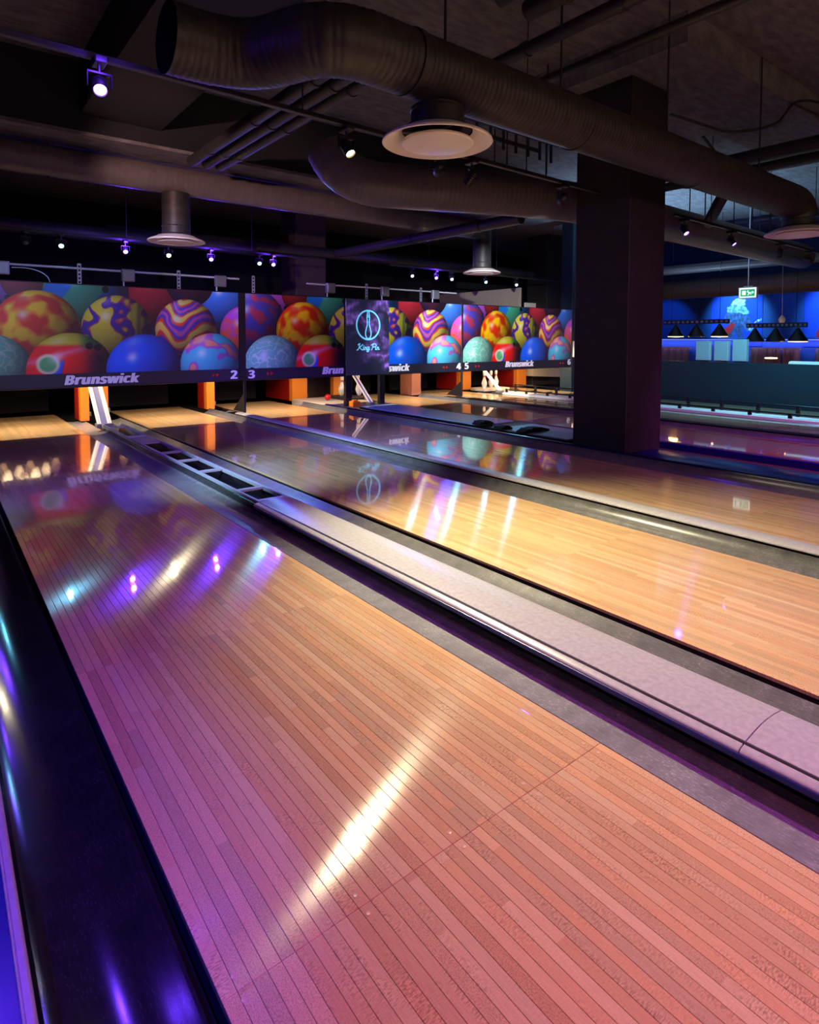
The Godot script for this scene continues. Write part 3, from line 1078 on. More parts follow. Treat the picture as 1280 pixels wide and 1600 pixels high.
func masking(label: String, x0: float, x1: float, u0: float, u1: float, texts: Array, eyes: Array, end_left: bool, end_right: bool) -> void:
	var t := thing("masking_panel", label, "panel")
	obj("ball_print", print_quad(x0, x1, 0.688, 1.745, PANEL_D, u0, u1), M.ball_print, t)
	var st := mb()
	bx(st, x0, x1, 0.528, 0.688, PANEL_D - 0.004, PANEL_D + 0.02, 0.002)
	var band := obj("number_band", st, M.band, t)
	st = mb()
	bx(st, x0, x1, 0.522, 1.748, PANEL_D + 0.021, PANEL_D + 0.06)
	obj("backing", st, M.frame_black, t)
	st = mb()
	bx(st, x0, x1, 1.745, 1.757, PANEL_D - 0.006, PANEL_D + 0.06, 0.002)
	obj("edge_trim", st, M.frame_black, t)
	st = mb()
	bx(st, x0, x1, 0.518, 0.528, PANEL_D - 0.008, PANEL_D + 0.06, 0.002)
	obj("edge_trim", st, M.frame_black, t)
	for e in texts:
		lettering(e[0], e[1], P(e[2], e[3], PANEL_D - 0.007), band, "lettering" if e[0].length() > 1 else "lane_number", e[4], e[5], e[6])
	for x in eyes:
		st = mb()
		lathe(st, [Vector2(0, 0.010), Vector2(0.014, 0.007), Vector2(0.020, 0.0)], 14, Transform3D(Basis(Vector3(1, 0, 0), PI / 2), P(x, 0.610, PANEL_D - 0.004)))
		obj("sensor_eye", st, M.red_plastic, band)


func pin_shape() -> SurfaceTool:
	var st := mb()
	lathe(st, [Vector2(0.0, 0.380), Vector2(0.012, 0.377), Vector2(0.022, 0.366), Vector2(0.0315, 0.345), Vector2(0.0325, 0.328), Vector2(0.028, 0.295), Vector2(0.0235, 0.260), Vector2(0.0245, 0.235), Vector2(0.033, 0.198), Vector2(0.048, 0.155), Vector2(0.059, 0.125), Vector2(0.0605, 0.108), Vector2(0.055, 0.075), Vector2(0.044, 0.038), Vector2(0.030, 0.004), Vector2(0.026, 0.0), Vector2(0.0, 0.0)], 18)
	return st


var pin0: Node3D


func pin(at: Vector3, label: String, group: String, tilt := 0.0) -> void:
	var t: Node3D
	if pin0 == null:
		t = thing("bowling_pin", label, "bowling pin", at, group)
		var pin_body := obj("body", pin_shape(), M.pin_white, t)
		var st := mb()
		for y in [0.268, 0.248]:
			lathe(st, [Vector2(0.0236, y + 0.009), Vector2(0.0256, y + 0.006), Vector2(0.0252, y - 0.004), Vector2(0.0236, y - 0.007)], 18)
		obj("neck_stripes", st, M.pin_red, pin_body)
		pin0 = t
	else:
		t = pin0.duplicate()
		t.name = numbered("bowling_pin")
		add_child(t)
		t.position = at
		tag(t, label, "bowling pin", group)
	t.rotation.z = tilt


func kickback(label: String, x0: float, x1: float, d0: float, d1: float, face: String, left: String, top := 1.2) -> void:
	var t := thing("kickback_post", label, "post")
	top = 0.93
	var st := mb()
	bx(st, x0, x1, 0.0, top, d0, d0 + 0.12, 0.006)
	var front := obj("front_board", st, M[face], t)
	st = mb()
	bx(st, x0, x0 + 0.03, 0.0, top, d0 + 0.121, d1, 0.004)
	bx(st, x1 - 0.03, x1, 0.0, top, d0 + 0.121, d1, 0.004)
	obj("side_board", st, M[left], t)
	st = mb()
	bx(st, x0 + 0.031, x1 - 0.031, 0.0, 0.10, d0 + 0.121, d1)
	obj("foot_block", st, M.dark_brown, t)
	st = mb()
	bx(st, x1 - 0.004, x1 + 0.025, 0.06, 0.12, d0 + 0.02, d0 + 0.09, 0.004)
	obj("latch", st, M.galvanised, front)


func ball_lift(label: String, x: float, d: float, w: float, y_foot: float) -> void:
	var t := thing("ball_lift_track", label, "track")
	var a := P(x, y_foot, d)
	var b := P(x, 0.82, d + 0.88)
	for s in [-1.0, 1.0]:
		var st := mb()
		tube(st, [a + Vector3(s * w, 0, 0), b + Vector3(s * w, 0, 0)], w * 0.42, 10)
		obj("guide_rail", st, M.white_enamel, t)
	var st := mb()
	var dir := (b - a).normalized()
	var xf := Transform3D(Basis(Vector3.RIGHT, dir, Vector3.RIGHT.cross(dir)), (a + b) / 2.0)
	box(st, Vector3(-w * 0.9, -a.distance_to(b) / 2.0, -0.012), Vector3(w * 0.9, a.distance_to(b) / 2.0, 0.0), 0.002, xf)
	obj("back_strip", st, M.pale_metal, t)
	st = mb()
	bx(st, x - w * 1.6, x + w * 1.6, y_foot - 0.02, y_foot + 0.03, d - 0.03, d + 0.10, 0.005)
	obj("foot_bracket", st, M.galvanised, t)


func build_panels() -> void:
	masking("wide ball-print panel above the two nearest lanes, numbered 2 at its right end", 0.08, 3.408, 0.0, 1.0,
		[["Brunswick", 0.112, 1.666, 0.609, 0.22, 1.4, 1.06], ["2", 0.115, 3.330, 0.606, 0.0, 1.0, 1.15], ["1", 0.115, 0.150, 0.606, 0.0, 1.0, 1.15]], [3.045, 3.10], true, true)
	masking("half ball-print panel numbered 3, left of the neon logo sign", 3.512, 5.137, 0.0, 0.49,
		[["Brun", 0.112, 4.935, 0.622, 0.22, 1.4, 1.06], ["3", 0.115, 3.592, 0.603, 0.0, 1.0, 1.15]], [3.84, 3.90], true, false)
	masking("half ball-print panel numbered 4, right of the neon logo sign", 5.985, 7.652, 0.505, 1.0,
		[["swick", 0.112, 6.218, 0.626, 0.22, 1.4, 1.06], ["4", 0.115, 7.585, 0.618, 0.0, 1.0, 1.15]], [7.23, 7.30], false, true)
	masking("ball-print panel above the two farthest lanes, numbered 5 and 6", 7.695, 10.885, 0.0, 1.0,
		[["Brunswick", 0.112, 9.235, 0.626, 0.22, 1.4, 1.06], ["5", 0.115, 7.785, 0.620, 0.0, 1.0, 1.15], ["6", 0.115, 10.805, 0.628, 0.0, 1.0, 1.15]], [8.02, 8.10, 10.52, 10.60], true, true)

	# the thin dividers between the panels, with a gusset at the foot
	for s in [[3.412, 3.508, "black divider post at the right end of the widest panel"], [7.655, 7.692, "slim black divider post right of the neon sign, with a wide gusset"]]:
		var t := thing("panel_divider", s[2], "post")
		var st := mb()
		bx(st, s[0], s[1], 0.53, 1.752, PANEL_D - 0.010, PANEL_D + 0.05, 0.003)
		obj("upper_strip", st, M.frame_black, t)
		st = mb()
		bx(st, s[1] - 0.030, s[1], 0.066, 0.528, PANEL_D - 0.006, PANEL_D + 0.03, 0.003)
		obj("lower_post", st, M.frame_black, t)
		st = mb()
		var x: float = s[1] - 0.015
		for q in [x - 0.004, x + 0.004]:
			poly(st, [P(q, 0.065, PANEL_D + 0.03), P(q, 0.065, PANEL_D + 0.42), P(q, 0.34, PANEL_D + 0.03)], P(x, 0.1, PANEL_D + 0.1))
		poly(st, [P(x - 0.004, 0.065, PANEL_D + 0.42), P(x + 0.004, 0.065, PANEL_D + 0.42), P(x + 0.004, 0.34, PANEL_D + 0.03), P(x - 0.004, 0.34, PANEL_D + 0.03)], P(x, 0.1, PANEL_D + 0.1))
		obj("gusset", st, M.frame_black, t)

	# the logo sign on its two legs
	var t := thing("logo_sign", "dark upright sign with a cyan neon pin logo and script name, on two black legs", "sign")
	obj("printed_face", print_quad(5.145, 5.978, 0.535, 1.742, PANEL_D - 0.055, 0.0, 1.0), M.sign_print, t)
	var st := mb()
	bx(st, 5.145, 5.978, 0.528, 1.748, PANEL_D - 0.034, PANEL_D + 0.02, 0.004)
	obj("case", st, M.frame_black, t)
	for x in [[5.145, 5.262], [5.80, 5.90]]:
		st = mb()
		bx(st, x[0], x[1], 0.045, 0.530, PANEL_D - 0.04, PANEL_D + 0.03, 0.004)
		obj("leg", st, M.frame_black, t)

	# conduit, boxes and slotted uprights above the panels
	t = thing("conduit", "thin pale conduit running above the ball-print panels", "conduit")
	for s in [[-0.4, 3.53], [4.62, 7.75]]:
		st = mb()
		tube(st, [P(s[0], 1.965, 8.45), P(s[1], 1.965, 8.45)], 0.013, 10)
		obj("pipe", st, M.white_cable, t)
	st = mb()
	var arc := []
	for i in 11:
		var a := PI * 0.5 * i / 10.0
		arc.append(P(0.78 + 0.38 * sin(a), 1.775 + 0.15 * cos(a) + 0.02 * sin(a * 2), 8.44))
	tube(st, arc, 0.006, 8)
	obj("cable_loop", st, M.white_cable, t)
	var bxs := [[0.60, "leftmost grey box on the conduit, at the edge of the first panel"], [1.95, "grey box on the conduit above the middle of the first panel"], [3.16, "grey box on the conduit above the right end of the widest panel"], [4.94, "grey box on the conduit left of the neon logo sign"], [6.00, "grey box on the conduit right of the neon logo sign"], [7.12, "rightmost grey box on the conduit, farthest from the neon sign"]]
	for b in bxs:
		t = thing("junction_box", b[1], "box")
		st = mb()
		bx(st, b[0], b[0] + 0.155, 1.835, 1.99, 8.375, 8.436, 0.006)
		obj("case", st, M.galvanised, t)
		st = mb()
		bx(st, b[0] + 0.012, b[0] + 0.143, 1.847, 1.978, 8.367, 8.375, 0.003)
		obj("lid", st, M.galvanised, t)
		st = mb()
		bx(st, b[0] + 0.02, b[0] + 0.037, 1.757, 1.835, 8.415, 8.43, 0.002)
		obj("stem", st, M.white_cable, t)
	for u in [[1.455, "first slotted upright from the left above the first panel"], [2.650, "slotted upright above the right half of the first panel"], [3.715, "slotted upright just right of the panel divider at the widest panel"], [5.700, "slotted upright above the neon logo sign"], [6.86, "slotted upright farthest right, beyond the neon sign"]]:
		t = thing("slotted_upright", u[1], "bracket")
		st = mb()
		var x: float = u[0]
		bx(st, x, x + 0.010, 1.757, 2.02, 8.424, 8.434)
		bx(st, x + 0.034, x + 0.044, 1.757, 2.02, 8.424, 8.434)
		for k in 6:
			bx(st, x + 0.010, x + 0.034, 1.760 + k * 0.048, 1.784 + k * 0.048, 8.424, 8.434)
		obj("slotted_strip", st, M.pale_metal, t)

	st = mb()
	bx(st, -0.3, 10.85, 1.66, 1.756, 8.38, 8.47, 0.005)
	single("support_beam", st, M.frame_black, "black support beam along the back of the ball-print panels, under the grey boxes", "beam")
	# posts of the pin decks
	kickback("orange board post between the two nearest lanes, left of the white ball lift", 1.565, 1.672, 9.08, 9.5, "orange_wood", "red_panel")
	kickback("slim orange post just right of the white ball lift between the two nearest lanes", 1.90, 1.985, 9.45, 9.9, "orange_wood", "dark_brown")
	kickback("orange board post below the number 2", 3.395, 3.525, 9.45, 9.85, "orange_wood", "red_panel")
	kickback("orange board post below the number 3 panel, with a red side", 5.06, 5.36, 9.80, 10.9, "orange_wood", "red_panel")
	kickback("orange board post just left of the neon sign's left leg", 6.03, 6.255, 10.0, 10.35, "orange_wood", "dark_brown")
	kickback("pinkish brown post below the word on the number 4 panel", 7.47, 7.70, 9.42, 9.8, "pink_panel", "pink_panel")
	kickback("orange board post below the number 5, beside the thin ball lift", 9.12, 9.42, 9.80, 10.6, "orange_wood", "red_panel")
	kickback("slim orange post behind the thin ball lift of the farthest lanes", 9.50, 9.60, 9.95, 10.4, "orange_wood", "dark_brown")
	kickback("orange board post at the far right, beside the cream machine hood", 10.92, 11.24, 9.76, 10.9, "orange_wood", "red_panel")

	ball_lift("white twin-rail ball lift rising between the two nearest lanes", 1.650, 8.06, 0.058, 0.05)
	ball_lift("pale twin-rail ball lift seen between the legs of the neon sign", 5.60, 8.10, 0.032, 0.06)
	ball_lift("pale twin-rail ball lift in front of the pins of the farthest lanes", 8.98, 8.45, 0.034, 0.07)

	# pins held in the machines behind the panels (their reflections show on the lanes), and those seen directly
	var rack := [[0, 0], [-0.1524, 0.264], [0.1524, 0.264], [-0.3048, 0.528], [0, 0.528], [0.3048, 0.528], [-0.4572, 0.792], [-0.1524, 0.792], [0.1524, 0.792], [0.4572, 0.792]]
	var spots := ["the front pin", "left pin in the second row", "right pin in the second row", "left pin in the third row", "middle pin in the third row", "right pin in the third row", "leftmost pin in the back row", "inner left pin in the back row", "inner right pin in the back row", "rightmost pin in the back row"]
	for i in [0, 1, 4]:
		var cx: float = LANES[i] + LANE_W / 2
		var where: String = ["the nearest lane", "the yellow-lit lane", "", "", "the pink-lit lane"][i]
		for r in rack:
			pin(P(cx + r[0], 0.545, 8.80 + r[1]), "white pin over %s, %s" % [where, spots[rack.find(r)]], "pins held over " + where)
	for q in [[5.80, 0.10, 9.35, "white pin standing between the neon sign's legs, the left one", -0.05], [5.95, 0.12, 9.0, "white pin beside the neon sign's right leg, the right one", 0.08]]:
		pin(P(q[0], q[1], q[2]), q[3], "", q[4])
	for q in [[9.36, 0.06, 9.30, "white pin left of the thin ball lift below the number 5"], [9.72, 0.06, 9.45, "middle white pin of the group behind the thin ball lift below the number 5"], [9.98, 0.06, 9.55, "rightmost white pin of the group behind the thin ball lift below the number 5"]]:
		pin(P(q[0], q[1], q[2]), q[3], "")
	st = mb()
	bx(st, 5.02, 5.95, -0.10, 0.05, 8.62, 9.75, 0.008)
	single("pale_ledge", st, M.beige_panel, "pale ledge behind the neon sign's legs, carrying a red ball", "ledge")
	st = mb()
	bx(st, 5.62, 6.0, 0.051, 0.10, 8.9, 9.5, 0.006)
	single("pin_shelf", st, M.dark_brown, "low dark shelf under the pins behind the neon sign", "shelf")
	st = mb()
	bx(st, 9.28, 10.05, 0.0, 0.06, 9.2, 9.65, 0.006)
	single("pin_shelf", st, M.beige_panel, "low pale shelf under the pins behind the thin ball lift", "shelf")

	# pin-setting machines: a dark table with its sweep, above each deck
	for i in 6:
		var cx: float = LANES[i] + LANE_W / 2
		var names := ["dark pinsetter machine over the nearest lane, left of the twin-rail lift", "dark pinsetter machine over the yellow-lit lane, behind the first panel", "dark pinsetter machine left of the neon sign", "dark pinsetter machine just right of the neon sign, behind the pinkish post", "dark pinsetter machine behind the thin lift and standing pins", "dark pinsetter machine beside the cream hood, farthest right"]
		t = thing("pinsetter", names[i], "machine")
		st = mb()
		bx(st, cx - 0.55, cx + 0.55, 0.94, 1.00, 8.72, 9.95, 0.01)
		obj("table", st, M.black_satin, t)
		for s in [-1.0, 1.0]:
			st = mb()
			bx(st, cx + s * 0.56 - 0.02, cx + s * 0.56 + 0.02, 0.42, 1.40, 9.9, 10.9, 0.01)
			obj("side_frame", st, M.black_matte, t)
		st = mb()
		bx(st, cx - 0.54, cx + 0.54, 0.0, 1.5, 10.75, 10.80)
		obj("pit_cushion", st, M.black_matte, t)
		st = mb()
		bx(st, cx - 0.5, cx + 0.5, 1.03, 1.11, 8.55, 8.66, 0.01)
		obj("lamp_housing", st, M.black_satin, t)
		st = mb()
		tube(st, [P(cx - 0.45, 1.02, 8.606), P(cx + 0.45, 1.02, 8.606)], 0.014, 10)
		obj("lamp_tube", st, M.glow_tube, t)

	# small things by the sign's foot, and beside the far panel
	st = mb()
	lathe(st, [Vector2(0.0, -0.055), Vector2(0.021, -0.051), Vector2(0.039, -0.039), Vector2(0.051, -0.021), Vector2(0.055, 0.0), Vector2(0.051, 0.021), Vector2(0.039, 0.039), Vector2(0.021, 0.051), Vector2(0.0, 0.055)], 20, Transform3D(Basis(), P(5.40, 0.106, 9.15)))
	single("red_ball", st, M.red_plastic, "small red ball on the divider left of the neon sign's legs", "ball")
	st = mb()
	bx(st, 5.16, 5.30, 0.045, 0.135, 7.98, 8.10, 0.008)
	bx(st, 5.19, 5.27, 0.135, 0.155, 8.0, 8.08, 0.006)
	single("yellow_box", st, M.yellow_plastic, "small orange-yellow box at the foot of the neon sign's left leg", "box")
	t = thing("white_hood", "cream machine hood at the far right under the farthest panel", "hood")
	st = mb()
	prism(st, [Vector2(11.30, 0.24), Vector2(12.50, 0.18), Vector2(12.62, 0.24), Vector2(12.62, 1.1), Vector2(11.30, 1.1)], 9.6, 10.2)
	obj("shell", st, M.beige_panel, t)
	st = mb()
	bx(st, 11.46, 12.45, 0.0, 0.20, 9.75, 10.15, 0.01)
	obj("dark_opening", st, M.dark_brown, t)
	t = thing("wall_box", "pale box on the blue post at the right end of the farthest panel", "box")
	st = mb()
	bx(st, 11.03, 11.30, 0.73, 1.08, 8.18, 8.28, 0.01)
	obj("case", st, M.white_enamel, t)
	st = mb()
	bx(st, 11.05, 11.28, 0.75, 1.06, 8.172, 8.18, 0.004)
	obj("lid", st, M.white_enamel, t)
	st = mb()
	bx(st, 11.02, 11.32, -0.1, 3.7, 8.29, 8.6, 0.01)
	single("blue_post", st, M.teal_wall, "blue-lit post beside the right end of the farthest panel", "post", "", "structure")
	st = mb()
	bx(st, 11.78, 12.2, 1.90, 2.04, 10.3, 10.33, 0.004)
	single("small_sign", st, M.white_enamel, "small blank white sign above the number 6 panel", "sign")
	st = mb()
	bx(st, 11.2, 11.26, 1.5, 2.36, 9.95, 12.9, 0.01)
	single("screen_wall", st, M.beige_panel, "pale beige board above the numbers 5 and 6 panel", "board")


# ------------------------------------------------------------------ the ceiling
func diffuser(x: float, d: float, neck_top: float, label: String) -> void:
	var t := thing("air_diffuser", label, "air diffuser", P(x, 2.20, d), "")
	var st := mb()
	lathe(st, [Vector2(0.200, 0.062), Vector2(0.208, 0.058), Vector2(0.235, 0.045), Vector2(0.285, 0.024), Vector2(0.307, 0.010), Vector2(0.310, 0.0), Vector2(0.303, -0.004), Vector2(0.280, 0.006), Vector2(0.232, 0.030), Vector2(0.198, 0.060), Vector2(0.199, 0.062)], 56)
	obj("outer_ring", st, M.white_enamel, t)
	st = mb()
	lathe(st, [Vector2(0.0, 0.030), Vector2(0.150, 0.026), Vector2(0.196, 0.008), Vector2(0.203, -0.004), Vector2(0.198, -0.012), Vector2(0.170, -0.016), Vector2(0.0, -0.018)], 48)
	obj("centre_disc", st, M.white_enamel, t)
	st = mb()
	tube(st, [Vector3(0, 0.020, 0), Vector3(0, 0.075, 0)], 0.012, 8)
	for k in 3:
		var a := TAU * k / 3.0 + 0.4
		box(st, Vector3(0.0, 0.052, -0.006), Vector3(0.196, 0.066, 0.006), 0.002, Transform3D(Basis(Vector3.UP, a), Vector3.ZERO))
	obj("strut", st, M.galvanised, t)
	st = mb()
	lathe(st, [Vector2(0.201, 0.058), Vector2(0.198, 0.070), Vector2(0.152, 0.085), Vector2(0.150, neck_top - 2.20), Vector2(0.142, neck_top - 2.20), Vector2(0.144, 0.090), Vector2(0.190, 0.072)], 36)
	lathe(st, [Vector2(0.150, 0.175), Vector2(0.156, 0.167), Vector2(0.150, 0.159)], 36)
	obj("neck", st, M.duct, t)


func bend(a: Vector3, c: Vector3, b: Vector3, n := 8) -> Array:
	var o := []
	for i in n + 1:
		var u := float(i) / n
		o.append(a * (1 - u) * (1 - u) + c * 2 * u * (1 - u) + b * u * u)
	return o


func build_ceiling() -> void:
	# spiral ducts
	var t := thing("spiral_duct", "large dark spiral duct with a jog, running overhead above the nearest round diffuser", "duct")
	var st := mb()
	var path := [P(0.95, 2.56, 3.12)]
	path.append_array(bend(P(1.05, 2.56, 3.12), P(1.36, 2.56, 3.12), P(1.44, 2.56, 2.90), 5))
	path.append_array(bend(P(1.48, 2.56, 2.80), P(1.56, 2.56, 2.58), P(1.85, 2.56, 2.60), 5))
	path.append_array([P(2.1, 2.56, 2.61), P(6.7, 2.52, 2.56)])
	tube(st, path, 0.165, 32, true, 0.036, 0.003)
	obj("tube", st, M.duct, t)
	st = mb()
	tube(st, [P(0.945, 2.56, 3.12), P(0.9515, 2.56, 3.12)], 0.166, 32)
	obj("shade_cap", st, M.shade_black, t)  # black disc colours the duct end as if unlit
	st = mb()
	var el := [P(6.69, 2.52, 2.56)]
	el.append_array(bend(P(6.9, 2.52, 2.56), P(7.12, 2.52, 2.54), P(7.12, 2.36, 2.54), 8))
	tube(st, el, 0.168, 32, true)
	obj("elbow", st, M.duct, t)
	for x in [2.02, 3.45, 5.0]:
		st = mb()
		tube(st, [P(x, 2.56 - 0.01 * (x - 2), 2.60), P(x + 0.035, 2.56 - 0.01 * (x - 2), 2.60)], 0.171, 32)
		obj("joint_band", st, M.duct, t)
	diffuser(2.275, 2.645, 2.386, "large round white air diffuser hanging nearest, right of the bright yellow lamp")
	diffuser(7.12, 2.54, 2.345, "round white air diffuser at the right edge, under the end of the big duct")

	t = thing("spiral_duct", "spiral duct running across above the first ball-print panels, lit along its underside", "duct")
	st = mb()
	tube(st, [P(-1.5, 2.895, 7.15), P(6.9, 2.895, 7.2)], 0.155, 28, true, 0.06, 0.003)
	obj("tube", st, M.duct_lit, t)
	st = mb()
	el = [P(6.88, 2.895, 7.2)]
	el.append_array(bend(P(7.0, 2.895, 7.2), P(7.21, 2.895, 7.22), P(7.21, 2.76, 7.24), 8))
	tube(st, el, 0.158, 28)
	obj("elbow", st, M.duct, t)
	diffuser(2.24, 7.12, 2.738, "round white air diffuser hanging above the middle of the first ball-print panel")
	diffuser(7.21, 7.24, 2.752, "small-looking round white air diffuser above the number 4 panel")

	t = thing("spiral_duct", "dark spiral duct that passes behind the black column, below the yellow lamp's track", "duct")
	st = mb()
	path = bend(P(3.15, 2.95, 5.3), P(3.2, 2.64, 5.15), P(3.55, 2.62, 4.98), 6)
	path.append_array(bend(P(4.6, 2.62, 4.55), P(5.5, 2.62, 4.2), P(6.4, 2.62, 4.22), 6))
	path.append(P(12.5, 2.62, 4.38))
	tube(st, path, 0.215, 32, true, 0.05, 0.003)
	obj("tube", st, M.duct_lit, t)

	# plain pipes along the lanes and across
	var pipes := [
		[P(2.15, 2.90, 3.3), P(2.15, 2.90, 6.3), 0.055, "left pipe of three dark pipes running side by side near the yellow lamp"], [P(2.30, 2.90, 3.3), P(2.30, 2.90, 6.3), 0.055, "middle pipe of three dark pipes running side by side near the yellow lamp"], [P(2.44, 2.90, 3.3), P(2.44, 2.90, 6.3), 0.055, "right pipe of three dark pipes running side by side near the yellow lamp"],
		[P(5.86, 2.62, 5.2), P(5.75, 2.62, 9.4), 0.075, "grey pipe crossing under the duct above the number 4 panel"], [P(2.2, 2.75, 10.25), P(12.0, 2.75, 10.25), 0.10, "long grey pipe at the back, above the row of far lamps"], [P(-1.5, 2.62, 9.75), P(4.4, 2.62, 9.85), 0.10, "dark pipe behind the lamp row above the first panel"],
		[P(3.22, 3.05, 1.0), P(3.22, 3.05, 3.2), 0.045, "thin dark pipe at the top, right of the big duct's jog"], [P(3.80, 3.10, 0.6), P(3.80, 3.10, 4.5), 0.035, "thin blue-tinged pipe at the top right running toward the column"], [P(2.62, 3.05, 0.9), P(2.62, 3.05, 2.5), 0.06, "dark pipe at the top edge, left of the thin pipe"], [P(2.86, 3.05, 0.9), P(2.86, 3.05, 2.5), 0.06, "dark pipe at the top edge, second beside the thin pipe"],
		[P(6.95, 3.05, 1.2), P(6.95, 3.05, 6.5), 0.075, "dark pipe at the right edge above the end of the big duct"], [P(7.46, 3.05, 1.2), P(7.46, 3.05, 6.5), 0.055, "second dark pipe at the right edge above the end of the big duct"],
		[P(12.9, 2.62, 3.0), P(12.9, 2.62, 9.0), 0.08, "teal-lit pipe at the right, above the exit sign"], [P(13.4, 2.75, 3.0), P(13.4, 2.75, 9.0), 0.05, "thin teal-lit pipe at the right, above the exit sign's pipe"], [P(14.6, 2.34, 3.0), P(14.6, 2.34, 9.5), 0.22, "fat teal-lit duct in front of the far blue wall"],
	]
	for p in pipes:
		st = mb()
		tube(st, [p[0], p[1]], p[2], 16)
		for k in 3:
			var q: Vector3 = p[0].lerp(p[1], (k + 0.5) / 3.0)
			var dir: Vector3 = (p[1] - p[0]).normalized()
			tube(st, [q - dir * 0.02, q + dir * 0.02], p[2] + 0.008, 16)
		single("service_pipe", st, M.duct_lit if p[0].x > 12.0 else M.pipe_dark, p[3], "pipe")
	# hangers
	var rods := [[2.30, 2.61], [3.3, 2.60], [4.62, 2.60], [6.2, 2.56], [5.3, 4.36], [8.2, 4.26], [9.6, 4.30], [11.0, 4.34], [1.0, 7.16], [4.0, 7.18], [6.4, 7.2], [7.9, 3.9], [8.8, 3.7], [4.3, 4.0], [4.75, 3.9], [4.55, 4.4]]
	var held := ["between the jog of the big duct and the ceiling", "over the big duct, right of the nearest diffuser", "over the big duct, just left of the black column", "over the right end of the big duct", "over the duct behind the column, hidden end", "over the column's duct, first right of the column", "over the column's duct, second right of the column", "over the column's duct, near the exit sign", "over the duct above the first panel, left of its diffuser", "over the duct above the first panel, right of its diffuser", "over the duct above the neon sign", "from the ceiling right of the column, first of two", "from the ceiling right of the column, second of two", "beside the cable tray, left one", "beside the cable tray, right one", "beside the cable tray, rear one"]
	for r in rods:
		st = mb()
		tube(st, [P(r[0], 2.70, r[1]), P(r[0], 3.74, r[1])], 0.008, 6)
		single("hanger_rod", st, M.cable, "thin dark hanger rod " + held[rods.find(r)], "rod", "hanger rods of the ducts")
	# cable ladder left of the column top
	t = thing("cable_tray", "dark cable tray with uprights beside the top of the black column", "tray")
	for z in [3.95, 4.20]:
		st = mb()
		bx(st, 3.6, 5.0, 3.02, 3.06, z, z + 0.02)
		obj("side_rail", st, M.cable, t)
	for k in 8:
		st = mb()
		bx(st, 3.7 + k * 0.17, 3.72 + k * 0.17, 2.85, 3.3, 3.96, 3.98)
		obj("upright", st, M.cable, t)
	# cables along the ceiling by the column
	var runs := [
		["black cable sagging across the ceiling right of the column, joining the beam", [P(5.75, 3.30, 3.2), P(6.2, 3.15, 2.9), P(6.6, 3.22, 2.6), P(6.8, 3.45, 2.45), P(7.4, 3.44, 2.2), P(8.4, 3.46, 1.9)]],
		["thin black cable hanging in a wave right of the column", [P(6.2, 3.15, 3.1), P(6.6, 2.93, 3.05), P(7.1, 2.92, 3.1), P(7.5, 2.92, 3.3), P(7.6, 2.80, 3.4)]],
	]
	for r in runs:
		var c := Curve3D.new()
		for i in r[1].size():
			var tan := Vector3.ZERO
			if i > 0 and i < r[1].size() - 1:
				tan = (r[1][i + 1] - r[1][i - 1]) / 6.0
			c.add_point(r[1][i], -tan, tan)
		st = mb()
		tube(st, Array(c.tessellate(3, 6)), 0.014, 8)
		single("loose_cable", st, M.cable, r[0], "cable")
	st = mb()
	tube(st, bend(P(8.0, 2.98, 3.5), P(7.55, 3.0, 3.45), P(7.75, 2.72, 3.7), 8) + bend(P(7.8, 2.68, 3.75), P(7.85, 2.62, 3.82), P(8.0, 2.62, 3.90), 6), 0.07, 14)
	single("duct_hose", st, M.pipe_dark, "short bent dark hose between the big duct and the column's duct, at the right", "hose")


